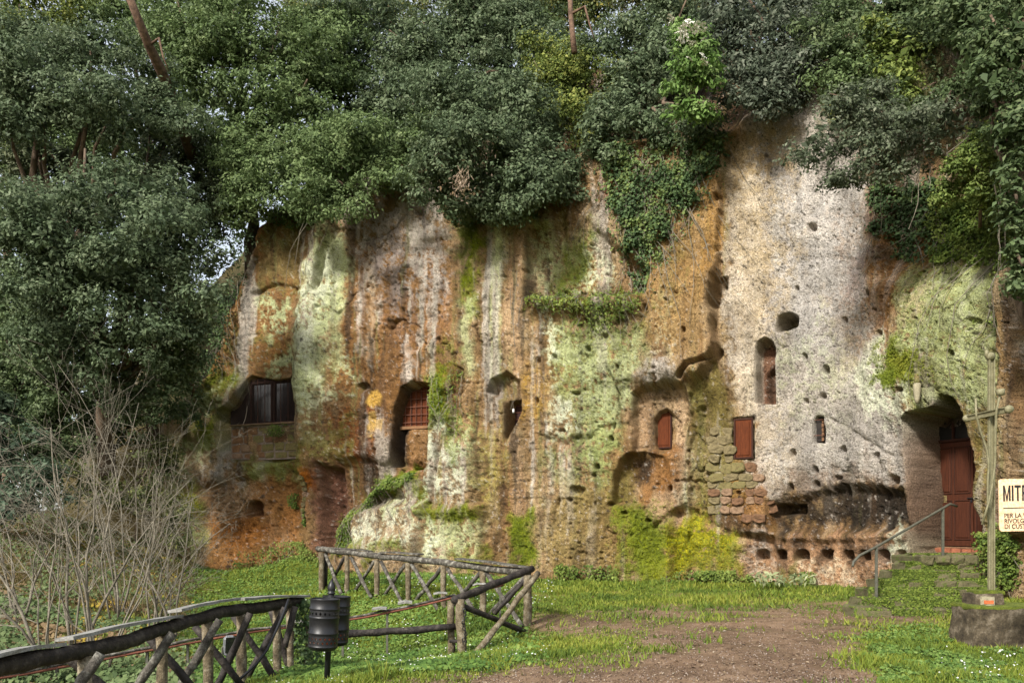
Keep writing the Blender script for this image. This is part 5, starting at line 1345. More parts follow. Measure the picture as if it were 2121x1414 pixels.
glyph([[(0, 0), (1, 0), (1, .16), (.3, .16), (.3, .42), (.9, .42), (.9, .58), (.3, .58), (.3, .84), (1, .84), (1, 1), (0, 1)]], hx + gw * 4.02, gw * .85)
ring = [[(.5 + .5 * math.cos(a), .5 + .5 * math.sin(a)), (.5 + .5 * math.cos(b), .5 + .5 * math.sin(b)), (.5 + .24 * math.cos(b), .5 + .35 * math.sin(b)), (.5 + .24 * math.cos(a), .5 + .35 * math.sin(a))] for a, b in [(i_ * math.pi / 8, (i_ + 1) * math.pi / 8) for i_ in range(16)]]
glyph(ring, hx + gw * 5.0, gw * 1.05)
m = MB(); m.box((10 * s9 + .30, -.0095, sH - 60 * s9), (.62, .004, .010)); m.build("rule_line", MAT_INK, sg_o)
for k, tx in enumerate(("PER LA VISITA", "RIVOLGERSI", "DI CUSTODIA")):
    letters(tx, 9 * s9, sH - (80 + k * 11.2) * s9, .072, .001, .86, "text_line")
sp_top = sH
m = MB(); 
gzs = gz(sg_o.location.x + .70, 9.02) - sg_o.location.z - .2
m.tube([(.70, .045, gzs), (.70, .045, sH * .95)], .03, 10); m.build("post", MAT_STEEL, sg_o, True)

# ================================================================== FENCES
MAT_LOG_DK = simple_mat("dark_weathered_log", (.009, .007, .006), (.024, .019, .016), 9, .7, bump=.7, bscale=24, stretch=(1, 1, 1), c3=(.06, .05, .04), fine=.5)
MAT_LOG = simple_mat("grey_brown_log", (.045, .034, .020), (.12, .094, .056), 9, .9, bump=.8, bscale=30, c3=(.23, .20, .14), fine=.5)
MAT_LOG_GR = simple_mat("lichen_grey_log", (.028, .024, .019), (.07, .062, .05), 10, .9, bump=.8, bscale=30, c3=(.22, .21, .175), fine=.5)
MAT_PLANK = simple_mat("silvered_plank", (.13, .125, .11), (.27, .265, .24), 7, .85, bump=.4, bscale=30, stretch=(1, 1, 1))
def log(name, pts, r, mat, parent, base, n=9, sub=6, wob=.05, bend=.012):
    pts = [Vector(p) - base for p in pts]
    fine = []
    for a, b in zip(pts[:-1], pts[1:]):
        for i in range(sub): fine.append(a.lerp(b, i / sub))
    fine.append(pts[-1])
    for i, p in enumerate(fine[1:-1], 1):
        fine[i] = p + Vector((random.uniform(-1, 1), random.uniform(-1, 1), random.uniform(-1, 1))) * bend
    rr = [r * random.uniform(.9, 1.08) for _ in fine]
    m = MB(); m.tube(fine, rr, n, True, wob)
    return m.build(name, mat, parent, True)
def plank(name, a, b, w, t, mat, parent, base, lift=0.0, roll=0.0):
    a, b = Vector(a) - base, Vector(b) - base
    d = (b - a).normalized(); sd_ = d.cross(Vector((0, 0, 1))).normalized(); up = sd_.cross(d)
    if roll:
        Rm = Matrix.Rotation(roll, 3, d); sd_ = Rm @ sd_; up = Rm @ up
    m = MB(); n_ = 8; vs = []
    for i in range(n_ + 1):
        t_ = i / n_; p = a.lerp(b, t_) + up * (lift + .015 * math.sin(t_ * math.pi) + random.uniform(-.004, .004))
        for s1, s2 in ((-1, 0), (1, 0), (1, 1), (-1, 1)):
            vs.append(p + sd_ * (s1 * w / 2 * random.uniform(.95, 1.05)) + up * (s2 * t))
    fs = [(i * 4 + k, i * 4 + (k + 1) % 4, (i + 1) * 4 + (k + 1) % 4, (i + 1) * 4 + k) for i in range(n_) for k in range(4)] + [(3, 2, 1, 0), tuple(n_ * 4 + k for k in range(4))]
    m.add(vs, fs); return m.build(name, mat, parent)

# near fence
fa = empty("rustic_log_fence", P(430, 1457, 9.2)); tag(fa, "near rustic log fence with grey boards on its rail at lower left", "fence", "rustic log fences")
fb = fa.location.copy()
RA = [(-90, 1418, 5.3), (0, 1380, 6.0), (156, 1349, 6.9), (254, 1331, 7.6), (310, 1310, 8.1), (364, 1294, 8.6), (458, 1267, 9.6), (545, 1256, 10.6), (622, 1243, 11.6)]
log("top_rail", [P(*q) for q in RA], .074, MAT_LOG_DK, fa, fb, 12, 4, .04, .006)
for (x, y, Y, w) in [(175, 1358, 7.0, .062), (334, 1312, 8.4, .058), (429, 1284, 9.3, .066), (499, 1268, 10.05, .060), (573, 1260, 10.95, .056), (600, 1256, 11.35, .055)]:
    top = P(x, y, Y); g_ = gz(top.x, top.y)
    log("post", [top, Vector((top.x + .02, top.y, g_ - .25))], w, MAT_LOG, fa, fb, 10, 4, .05, .006)
BR = [((209, 1353), (150, 1440), 6.75), ((358, 1311), (285, 1420), 8.15), ((455, 1283), (370, 1425), 9.0), ((518, 1269), (445, 1430), 9.75), ((591, 1258), (506, 1416), 10.6), ((612, 1255), (590, 1340), 11.1)]
for (a, b, Y) in BR:
    log("front_brace", [P(a[0], a[1], Y), P(b[0], b[1], Y - .12)], .047, MAT_LOG_DK if random.random() < .6 else MAT_LOG_GR, fa, fb, 9, 5, .05, .008)
BK = [((140, 1360), (235, 1440), 7.05), ((310, 1322), (400, 1425), 8.4), ((403, 1296), (500, 1418), 9.4), ((483, 1275), (585, 1425), 10.2), ((560, 1260), (602, 1395), 11.1)]
for (a, b, Y) in BK:
    log("rear_brace", [P(a[0], a[1], Y + .1), P(b[0], b[1], Y + .3)], .045, MAT_LOG_DK, fa, fb, 9, 5, .05, .008)
for (a, b, Ya, Yb, r_) in [((-60, 1372), (118, 1338), 5.6, 6.75, .1), ((134, 1327), (365, 1279), 6.8, 8.6, .12), ((362, 1268), (486, 1243), 8.6, 9.9, .12), ((494, 1243), (632, 1236), 9.95, 11.7, .0)]:
    plank("cap_board", P(a[0], a[1], Ya), P(b[0], b[1], Yb), .17, .03, MAT_PLANK, fa, fb, 0, -r_)
m = MB(); m.tube([P(598, 1240, 10.5) - fb, P(590, 1262, 10.4) - fb, P(574, 1300, 10.2) - fb, P(553, 1345, 10.0) - fb, P(530, 1375, 9.9) - fb, P(505, 1398, 9.8) - fb, P(480, 1420, 9.7) - fb], .018, 7)
hose = m.build("cable", MAT_IRON_BLACK, None, True, fb); tag(hose, "black cable leaning against the near log fence", "cable")

# far fence run
fc = empty("rustic_log_fence", P(919, 1258, 16.6)); tag(fc, "long rustic log fence on the grass below the cliff", "fence", "rustic log fences")
fb = fc.location.copy()
FP = [(666, 1143, 1216, 20.5), (719, 1150, 1226, 19.6), (781, 1158, 1233, 18.6), (845, 1165, 1245, 17.6), (919, 1172, 1258, 16.6), (1000, 1182, 1270, 15.6), (1093, 1190, 1293, 14.3)]
log("top_rail", [P(658, 1136, 20.6), P(719, 1143, 19.6), P(781, 1151, 18.6), P(845, 1157, 17.6), P(919, 1164, 16.6), P(1000, 1176, 15.6), P(1094, 1184, 14.25)], .075, MAT_LOG_GR, fc, fb, 10, 4, .05, .012)
for (x, y0, y1, Y) in FP:
    a = P(x, y0, Y); g_ = gz(a.x, a.y)
    log("post", [a, Vector((a.x, a.y, g_ - .2))], .075 if x in (666, 1093) else .062, MAT_LOG, fc, fb, 9, 4, .05, .008)
log("post", [P(673, 1143, 20.7), P(672, 1218, 20.7)], .08, MAT_LOG_DK, fc, fb, 8, 3, .05, .008)
for (p, q) in zip(FP[:-1], FP[1:]):
    a, b = P(p[0] + 8, p[1] + 4, p[3] - .05), P(q[0] - 12, q[2] + 4, q[3] - .15)
    log("brace", [a, b], .045, MAT_LOG_GR, fc, fb, 8, 5, .05, .012)
    a, b = P(q[0] - 6, q[1] + 4, q[3] + .08), P(p[0] + 14, p[2] + 2, p[3] + .05)
    log("brace", [a, b], .042, MAT_LOG_GR if p[0] > 700 else MAT_LOG_DK, fc, fb, 8, 5, .05, .01)
for (a, b, Ya, Yb) in [((684, 1135), (767, 1142), 20.2, 18.9), ((790, 1145), (872, 1149), 18.4, 17.2), ((948, 1158), (1097, 1177), 16.2, 14.2)]:
    plank("cap_board", P(a[0], a[1], Ya), P(b[0], b[1], Yb), .16, .03, MAT_LOG_GR, fc, fb, 0, random.uniform(-.1, .1))
# corner fence that runs down the slope
fd = empty("sloping_log_fence", P(950, 1360, 12.5)); tag(fd, "short sloping log fence with one large cross brace by the path", "fence", "rustic log fences")
fb = fd.location.copy()
log("top_rail", [P(1103, 1177, 14.15), P(1020, 1210, 13.3), P(940, 1242, 12.4)], .062, MAT_LOG_DK, fd, fb, 10, 6, .05, .012)
log("post", [P(953, 1240, 12.45), P(958, 1366, 12.4)], .072, MAT_LOG, fd, fb, 10, 5, .06, .012)
log("post", [P(933, 1243, 12.6), P(935, 1362, 12.6)], .060, MAT_LOG, fd, fb, 10, 5, .06, .010)
log("brace", [P(948, 1249, 12.45), P(1094, 1311, 13.9)], .05, MAT_LOG_DK, fd, fb, 9, 6, .05, .012)
log("brace", [P(1114, 1186, 14.05), P(1060, 1258, 13.2), P(976, 1363, 12.2)], .052, MAT_LOG, fd, fb, 9, 6, .05, .012)
log("brace", [P(1092, 1195, 14.3), P(1024, 1270, 14.4)], .045, MAT_LOG_DK, fd, fb, 8, 5, .05, .01)
log("lower_rail", [P(624, 1318, 11.7), P(780, 1309, 12.1), P(944, 1297, 12.5)], .056, MAT_LOG_DK, fd, fb, 10, 6, .05, .010)
log("stub_rail", [P(932, 1327, 12.5), P(966, 1328, 12.4)], .03, MAT_LOG_DK, fd, fb, 8, 2, .05, .004)
m = MB()
for k in range(12):
    c = P(962 + 3 * math.sin(k), 1264 + k * 6, 12.3) - fb
    rot = Matrix.Rotation((k % 2) * math.pi / 2, 3, 'Z')
    m.tube([c + rot @ Vector((.022 * math.cos(a), 0, .034 * math.sin(a))) for a in [i * math.pi / 4 for i in range(9)]], .007, 4, False)
m.build("chain", MAT_IRON_BLACK, fd)

# rusty pipe handrail with boards
pr = empty("pipe_handrail", P(802, 1365, 13.5)); tag(pr, "low rusty pipe handrail running behind the log fences on the grass", "handrail")
fb = pr.location.copy()
PR = [(1042, 1211, 14.6), (943, 1236, 14.0), (820, 1265, 13.5), (723, 1283, 13.2), (618, 1296, 12.9), (523, 1308, 12.5), (418, 1326, 12.0), (309, 1346, 11.5), (218, 1363, 11.1), (145, 1377, 10.8), (0, 1404, 10.1), (-120, 1425, 9.6)]
log("pipe", [P(*q) for q in PR], .021, MAT_RUST_RED, pr, fb, 7, 3, .03, .006)
log("upper_slat", [P(x, y - 5, Y) for x, y, Y in PR[1:]], .022, MAT_LOG_GR, pr, fb, 6, 3, .1, .01)
for (x, y, Y) in [(1036, 1214, 14.55), (802, 1270, 13.45), (646, 1294, 13.0), (710, 1286, 13.15), (389, 1333, 11.9), (305, 1348, 11.5), (118, 1383, 10.65), (58, 1394, 10.4)]:
    a = P(x, y, Y); g_ = gz(a.x, a.y)
    m = MB(); m.box(Vector((a.x, a.y, (a.z + g_ - .1) / 2)) - fb, (.035, .035, a.z - g_ + .1)); m.build("post", MAT_STEEL, pr)
for (x, y, Y) in [(993, 1213, 14.3), (912, 1231, 13.9), (839, 1250, 13.6), (786, 1263, 13.35), (615, 1290, 12.9), (80, 1380, 10.5), (125, 1372, 10.7)]:
    a = P(x, y, Y); plank("board", a + Vector((-.12, 0, 0)), a + Vector((.12, .02, .012)), .13, .03, MAT_PLANK, pr, fb, 0, random.uniform(-.2, .2))

# ================================================================== LITTER BINS, FLOODLIGHT
lb = empty("twin_litter_bin", P(677, 1402, 9.2)); lb.rotation_euler = (0, math.radians(3.0), math.radians(20))
tag(lb, "pair of black perforated metal litter bins on one post in the grass", "litter bin")
m = MB(); m.tube([(0, 0, -.15), (0, 0, .98)], .034, 12); m.build("post", MAT_IRON_BLACK, lb, True)
m = MB(); m.lathe((0, 0, .96), [(.034, 0), (.046, .005), (.046, .02), (.036, .025), (.042, .045), (.046, .07), (.040, .105), (.022, .14), (.004, .165), (0, .166)], 16); m.build("finial", MAT_IRON_BLACK, lb, True)
MAT_BAG = simple_mat("orange_litter", (.30, .05, .02), (.5, .12, .04), 12, .6, c3=(.5, .45, .38))
def bin_band(mb, R, z0, z1, nh, rows, off=0.0, seg=1):
    """perforated band: nh diamond holes per row"""
    hz = (z1 - z0) / rows
    for r_ in range(rows):
        for k in range(nh):
            a0 = 2 * math.pi * (k + (.5 if r_ % 2 else 0) + off) / nh; da = 2 * math.pi / nh
            def pt(u, v):
                a = a0 + da * u; return (R * math.cos(a), R * math.sin(a), z0 + hz * (r_ + v))
            h = .27
            o8 = [pt(0, 0), pt(.5, 0), pt(1, 0), pt(1, .5), pt(1, 1), pt(.5, 1), pt(0, 1), pt(0, .5)]
            i4 = [pt(.5, .5 - h * 1.2), pt(.5 + h, .5), pt(.5, .5 + h * 1.2), pt(.5 - h, .5)]
            mb.add(o8 + i4, [(0, 1, 8, 11, 7), (1, 2, 3, 9, 8), (3, 4, 5, 10, 9), (5, 6, 7, 11, 10)])
R_B = .163; HB = .585
for sx in (-1, 1):
    bx = Vector((sx * .07 - (.02 if sx < 0 else -.02), sx * .20, .0))
    z0 = .34
    m = MB()
    c0 = (bx.x, bx.y, z0)
    m.lathe(c0, [(0, .0), (.10, .0), (.145, .012), (R_B, .045), (R_B + .004, .05), (R_B, .055), (R_B, .075)], 28)
    body = MB(); bin_band(body, R_B, .075, .165, 20, 2); body.lathe((0, 0, 0), [(R_B, .165), (R_B, .185), (R_B + .008, .195), (R_B + .008, .205), (R_B, .215), (R_B, .36), (R_B + .008, .37), (R_B + .008, .38), (R_B, .39)], 28)
    bin_band(body, R_B, .39, .455, 20, 1, .25)
    body.lathe((0, 0, 0), [(R_B, .455), (R_B + .008, .467), (R_B + .008, .477), (R_B, .49), (R_B, HB - .01), (R_B + .006, HB), (R_B - .004, HB), (R_B - .004, .47)], 28)
    m.add([(p[0] + c0[0], p[1] + c0[1], p[2] + c0[2]) for p in body.v], body.f)
    bn = m.build("bin", MAT_IRON_BLACK, lb, True)
    m = MB(); m.lathe((bx.x, bx.y, z0 + .03), [(0, 0), (.145, .0), (.148, .16), (.12, .20), (.05, .17), (0, .19)], 16); m.build("litter", MAT_BAG, bn, True)
    m = MB(); m.box((bx.x * .5, bx.y * .5, z0 + .50), (.03, abs(bx.y) - .02, .03)); m.build("bracket", MAT_IRON_BLACK, lb)
    m = MB(); m.box((bx.x * .5, bx.y * .5, z0 + .02), (.03, abs(bx.y), .03)); m.build("bracket", MAT_IRON_BLACK, lb)

flx = P(475, 1385, 11.6)
fl = empty("garden_floodlight", (flx.x, flx.y, gz(flx.x, flx.y)), .5); tag(fl, "small grey floodlight on the grass behind the near fence", "floodlight")
m = MB(); m.box((0, 0, .36), (.17, .12, .32), Matrix.Rotation(.3, 3, 'X'), bev=.04); m.build("housing", simple_mat("grey_cast_metal", (.10, .105, .11), (.16, .165, .17), 9, .45), fl)
m = MB(); m.tube([(-.10, 0, .02), (-.10, 0, .34), (-.08, 0, .36)], .012, 6); m.tube([(.10, 0, .02), (.10, 0, .34), (.08, 0, .36)], .012, 6); m.box((0, 0, .03), (.24, .06, .03)); m.build("bracket", MAT_STEEL, fl)
m = MB(); m.box((0, -.075, .38), (.13, .012, .24), Matrix.Rotation(.3, 3, 'X')); m.build("lens", MAT_GLASS, fl)
# ================================================================== PLANTS ON THE ROCK
def scatter_on_rock(n, poly=None, vegmin=None, seed=0, off=(0.0, .05), bounds=None):
    r = np.random.default_rng(seed)
    out = []
    if poly is not None:
        x0, x1 = min(p[0] for p in poly), max(p[0] for p in poly); y0, y1 = min(p[1] for p in poly), max(p[1] for p in poly)
    else: x0, x1, y0, y1 = bounds or (320, 2118, 200, 1215)
    while sum(map(len, out)) < n:
        x = r.uniform(x0, x1, n * 3); y = r.uniform(y0, y1, n * 3)
        i = np.clip(np.searchsorted(gy, y), 0, NR - 1); j = np.clip(np.searchsorted(gx, x), 0, NC - 1)
        if poly is not None:
            k = (sd_poly(x + W1[i, j] * 24 + W3[i, j] * 8, y + W2[i, j] * 24 + W4[i, j] * 8, poly) + 10 * SP2[i, j] > 0) & (r.random(len(x)) < .25 + 1.1 * smooth(MED[i, j] + .55 + SP2[i, j] * .9))
        else: k = r.random(len(x)) < np.clip((VEG[i, j] - vegmin) / (1 - vegmin), 0, 1)
        out.append(np.stack([x[k], y[k], i[k], j[k]], 1))
        if len(out) > 60: break
    s = np.concatenate(out)[:n]
    i = s[:, 2].astype(int); j = s[:, 3].astype(int)
    a = wall_frame(gx[j]); d = D[i, j] - r.uniform(off[0], off[1], len(s))
    pos = np.stack([a[0] + a[4] * d, a[1] + a[5] * d, CAMZ - (gy[i] - HY) / F * a[1]], 1)
    nrm = np.stack([-a[4], -a[5], np.zeros(len(s))], 1)
    return pos, nrm, s[:, 0], s[:, 1], r

def pal_pick(pal, t):
    pal = np.array(pal); k = np.clip(t, 0, 1) * (len(pal) - 1); k0 = np.clip(k.astype(int), 0, len(pal) - 2); fr = (k - k0)[:, None]
    return pal[k0] * (1 - fr) + pal[k0 + 1] * fr

pos, nrm, sx_, sy_, r = scatter_on_rock(30000, vegmin=.12, seed=40, off=(.0, .025))
t = vn(sx_ / 30, sy_ / 30, 77) * .7 + r.random(len(pos)) * .4
K = pal_pick([(.07, .095, .010), (.13, .17, .014), (.19, .22, .02), (.27, .27, .032)], t)
V_, Q_, K_ = make_leaves(pos, nrm + np.array([0, 0, .7]) + r.normal(size=pos.shape) * .5, r.uniform(.016, .042, len(pos)), .7, K, rs=r)
mo = link_mesh("moss", np_mesh("moss", V_, Q_, K_), MAT_LEAF_DULL); tag(mo, "soft green and yellow moss tufts growing on the rock", "moss", kind="stuff")

def rock_plant(name, label, cat, poly, n, pal, size, off, seed, ratio=.8, droop=-.5, group=None, mat=None):
    pos, nrm, sx_, sy_, r = scatter_on_rock(n, poly=poly, seed=seed, off=off)
    t = vn(sx_ / 22, sy_ / 22, seed) * .8 + r.normal(0, .2, len(pos)) + .05
    K = pal_pick(pal, t) * r.uniform(.75, 1.25, len(pos))[:, None]
    V_, Q_, K_ = make_leaves(pos, nrm * .8 + np.array([0, 0, .5]) + r.normal(size=pos.shape) * .55, r.uniform(*size, len(pos)), ratio, K, droop=np.array([0, 0, droop]), rs=r)
    base = Vector(pos[int(np.argmin(pos[:, 2]))])
    o = empty(name, base)
    lv = link_mesh("leaves", np_mesh("leaves", V_ - np.array(base), Q_, K_), mat or MAT_LEAF_DULL, o); lv["kind"] = "stuff"
    m = MB(); xs0, ys0, ys1 = min(p[0] for p in poly), min(p[1] for p in poly), max(p[1] for p in poly); xs1 = max(p[0] for p in poly)
    rr = random.Random(seed); ns = max(2, min(26, int((xs1 - xs0) * (ys1 - ys0) / 900))); made = 0
    for k in range(ns * 6):
        if made >= ns: break
        x_ = rr.uniform(xs0, xs1); y_ = rr.uniform(ys0, ys1 - (ys1 - ys0) * .3); pts = []; dx = rr.uniform(-.5, .5); L = rr.uniform(.3, .7) * (ys1 - ys0)
        if sd_poly(np.array([x_]), np.array([y_]), poly)[0] < 0: continue
        for q in range(7):
            dx += rr.uniform(-.5, .5); x_ += dx * L / 9; pts.append(on_rock(x_, y_ + q * L / 6, .03 + off[1] * .3 + rr.uniform(0, .03)) - base)
        m.tube(pts, [.010, .010, .009, .008, .007, .006, .004], 4); made += 1
    m.build("stems", MAT_TWIG, o)["kind"] = "stuff"
    return tag(o, label, cat, group)
IVY = [(.035, .062, .022), (.055, .095, .034), (.085, .135, .048), (.14, .19, .055)]
FERN = [(.05, .085, .014), (.10, .15, .025), (.16, .21, .04), (.22, .26, .06)]
IVYP = [(1245, 330), (1300, 280), (1400, 262), (1500, 262), (1492, 325), (1445, 395), (1400, 465), (1365, 530), (1335, 590), (1318, 570), (1290, 490), (1262, 410)]
rock_plant("ivy_curtain", "curtain of dark ivy hanging on the cliff beneath the flowering bush", "ivy", IVYP, 6200, IVY + [(.17, .22, .06)], (.05, .13), (.0, .26), 51)
rock_plant("ivy_patch", "sparse ivy runners spreading round the edges of the ivy curtain", "ivy", [(1215, 340), (1280, 275), (1510, 250), (1500, 345), (1440, 440), (1385, 540), (1345, 620), (1295, 590), (1250, 450)], 1500, IVY + FERN[2:3], (.05, .10), (.0, .15), 50)
rock_plant("ivy_patch", "thin ivy trail down the rock below the ivy curtain", "ivy", [(1290, 480), (1345, 480), (1330, 620), (1300, 600)], 700, IVY, (.06, .11), (.0, .12), 52)
rock_plant("fern_clump", "green ferns and herbs growing along the horizontal rock ledge", "plant", [(1088, 585), (1335, 592), (1335, 640), (1240, 690), (1150, 650), (1090, 632)], 1500, FERN + IVY[:1], (.04, .11), (.0, .20), 53, .5)
rock_plant("hanging_greenery", "bright green ferns hanging on the upper right rock", "plant", [(1880, 430), (1960, 400), (2070, 370), (2085, 540), (2000, 545), (1900, 530)], 7500, FERN, (.05, .11), (.0, .25), 54, .5)
rock_plant("hanging_greenery", "mossy leaves draping the rock edge beside the dark ivy-clad tree", "plant", [(1930, 300), (2000, 230), (2070, 230), (2085, 560), (2060, 700), (2040, 600), (1990, 420)], 5000, FERN + IVY[2:3], (.05, .11), (.0, .3), 55, .5)
rock_plant("ivy_patch", "dark bluish ivy in the shaded gully right of the pale face", "ivy", [(1790, 360), (1900, 350), (1900, 520), (1850, 540), (1810, 480)], 2200, IVY, (.06, .11), (.0, .2), 56)
rock_plant("fern_clump", "tuft of fern on the moss beside the barred window", "plant", [(890, 775), (945, 765), (975, 800), (960, 900), (930, 880), (893, 870)], 600, FERN, (.04, .09), (.0, .14), 57, .5)
rock_plant("creeper", "green creeper climbing the old mossy steps below the barred window", "plant", [(676, 1140), (690, 1070), (760, 1020), (800, 985), (870, 978), (860, 1010), (780, 1020), (740, 1070), (715, 1145)], 3000, FERN, (.04, .08), (.0, .12), 58, .8)
rock_plant("fern_clump", "small green tuft in the red wall beside the round niche", "plant", [(583, 1022), (604, 1020), (608, 1048), (588, 1052)], 300, FERN, (.05, .09), (.0, .2), 59, .6)
rock_plant("fern_clump", "small tuft hanging on the stone pier of the red wall", "plant", [(618, 1052), (632, 1050), (630, 1090), (618, 1085)], 260, FERN, (.05, .09), (.0, .15), 60, .6)
rock_plant("fern_clump", "tuft of green leaves on the sill of the grilled window", "plant", [(566, 876), (586, 870), (588, 884), (575, 905), (556, 890)], 320, FERN, (.05, .09), (.2, .5), 61, .6)
rock_plant("ivy_patch", "dark leaves trailing in the cleft at the left end of the cliff", "ivy", [(400, 560), (480, 520), (490, 600), (450, 760), (400, 800), (380, 700)], 2200, IVY, (.06, .12), (.1, .8), 62)
rock_plant("ivy_patch", "leafy trail under the overhanging bush on the lichen rib", "ivy", [(500, 420), (660, 410), (650, 470), (600, 470), (540, 450)], 1500, IVY + FERN[2:3], (.06, .11), (.0, .4), 63)
rock_plant("creeper", "fresh green weeds at the foot of the red wall", "plant", [(490, 1150), (640, 1120), (670, 1150), (680, 1190), (480, 1196)], 2600, FERN, (.04, .08), (.0, .5), 64, .8)
rock_plant("leafy_weed", "clump of weeds at the foot of the brown central rock", "plant", [(1160, 1165), (1280, 1170), (1290, 1205), (1150, 1205)], 900, FERN, (.05, .09), (.0, .35), 65, .7)
rock_plant("leafy_weed", "weeds along the foot of the yellow mossy rock", "plant", [(1380, 1180), (1540, 1180), (1560, 1212), (1380, 1210)], 1200, FERN, (.04, .09), (.0, .35), 66, .7)
rock_plant("leafy_weed", "feathery weed at the foot of the pink rock below the manger holes", "plant", [(1665, 1185), (1690, 1182), (1705, 1212), (1650, 1214)], 500, FERN, (.04, .09), (.1, .5), 67, .4)
rock_plant("creeper", "green growth on the rock right of the steps behind the cross", "plant", [(2035, 1110), (2110, 1080), (2120, 1220), (2040, 1220)], 2600, FERN, (.04, .09), (.0, .4), 68, .7)
rock_plant("ivy_patch", "dark growth hanging from the bush over the middle of the cliff", "ivy", [(900, 400), (1110, 390), (1100, 450), (1000, 470), (930, 455)], 2200, IVY, (.06, .11), (.0, .4), 69)

# broad drooping leaves at the foot of the pink rock
bl = P(1625, 1213, 19.0)
blo = empty("broadleaf_plant", bl); tag(blo, "drooping broad pale leaves at the foot of the pink rock", "plant")
r = np.random.default_rng(70)
c_ = np.stack([r.uniform(-.75, .75, 70), r.uniform(-.3, .2, 70), r.uniform(.05, .30, 70)], 1)
V_, Q_, K_ = make_leaves(c_, np.tile([0., -.6, .7], (70, 1)) + r.normal(size=(70, 3)) * .4, r.uniform(.16, .30, 70), .28, pal_pick([(.10, .13, .05), (.22, .25, .12), (.34, .36, .20)], r.random(70)), droop=np.array([0, 0, -1.5]), rs=r)
link_mesh("leaves", np_mesh("leaves", V_, Q_, K_), MAT_LEAF_DULL, blo)

# hanging roots and vines
def vine(label, lines, name="hanging_vine", rad=.012):
    base = P(*lines[0][0]); o = empty(name, base); m = MB()
    for ln in lines:
        pts = [P(*q) - base for q in ln]; fine = []
        for a, b in zip(pts[:-1], pts[1:]):
            for i in range(4): fine.append(a.lerp(b, i / 4) + Vector((random.uniform(-1, 1), random.uniform(-1, 1), 0)) * .02)
        fine.append(pts[-1]); m.tube(fine, [rad * (1 - .6 * i / len(fine)) for i in range(len(fine))], 5)
    m.build("stems", MAT_TWIG, o); return tag(o, label, "vine")
vine("bare roots hanging below the oak boughs at upper right", [[(1915, 300, 16.2), (1905, 350, 16.1), (1900, 420, 16.1), (1882, 475, 16.1)], [(1915, 310, 16.2), (1928, 350, 16.1), (1925, 390, 16.1)], [(1940, 300, 16.0), (1960, 320, 15.9), (2020, 270, 15.8)], [(1905, 330, 16.2), (1888, 420, 16.2)], [(1870, 345, 16.2), (1900, 310, 16.1)], [(1962, 300, 16), (1960, 400, 16.1)]])
vine("thin aerial roots dangling at the edge of the pale face", [[(1810, 340, 17.4), (1812, 400, 17.5), (1808, 460, 17.5)], [(1826, 350, 17.3), (1824, 420, 17.4), (1828, 490, 17.5)]], rad=.008)
vine("tangled bare stems on the rock in front of the right edge", [[(2070, 250, 14.8), (2075, 350, 14.9), (2068, 470, 15.0), (2075, 560, 15)], [(2085, 260, 14.6), (2080, 380, 14.7), (2082, 520, 14.8)], [(2060, 380, 15), (2072, 460, 15), (2066, 570, 15.1)]])
vine("bare roots hanging over the lichen rib below the oak bush", [[(670, 430, 24.6), (640, 500, 24.9), (632, 570, 25)], [(655, 430, 24.8), (600, 520, 25.4), (590, 600, 25.5)], [(690, 440, 24.4), (660, 520, 24.7)], [(640, 430, 25), (620, 480, 25.2), (610, 560, 25.3)]])
vine("dry creeper stems on the rock beside the narrow window", [[(1070, 560, 22.6), (1062, 680, 22.6), (1072, 760, 22.6)], [(1056, 600, 22.6), (1066, 720, 22.6)], [(1112, 740, 22.4), (1110, 800, 22.4), (1108, 850, 22.4)]], rad=.008)

# withered branch in the middle oak bush
wb = P(955, 380, 21.8)
wo = empty("withered_branch", wb); tag(wo, "withered tan branch with dead leaves in the middle bush", "branch")
m = MB(); m.tube([(0, .5, .5), (.2, .2, .45), (0, 0, 0), (-.15, -.05, -.25)], [.02, .015, .01, .006], 5)
for k in range(26): 
    a = Vector((random.uniform(-.1, .25), random.uniform(-.1, .2), random.uniform(0, .45))); m.tube([a, a + Vector((random.uniform(-.25, .15), random.uniform(-.15, .1), random.uniform(-.35, -.15)))], [.008, .004], 4)
MAT_DEAD = simple_mat("dead_wood", (.28, .20, .13), (.42, .33, .24), 9, .9); m.build("twigs", MAT_DEAD, wo)
r = np.random.default_rng(71)
for nm_, ctr, n_ in (("dead_leaves", (0, 0, 0), 130), ("dead_leaves", (.62, .1, .95), 90)):
    c_ = np.array(ctr) + r.normal(size=(n_, 3)) * np.array([.16, .14, .26])
    V_, Q_, K_ = make_leaves(c_, r.normal(size=(n_, 3)), r.uniform(.06, .12, n_), .4, pal_pick([(.26, .19, .13), (.42, .33, .25)], r.random(n_)), droop=np.array([0, 0, -1.5]), rs=r)
    link_mesh(nm_, np_mesh(nm_, V_, Q_, K_), MAT_LEAF_DULL, wo)

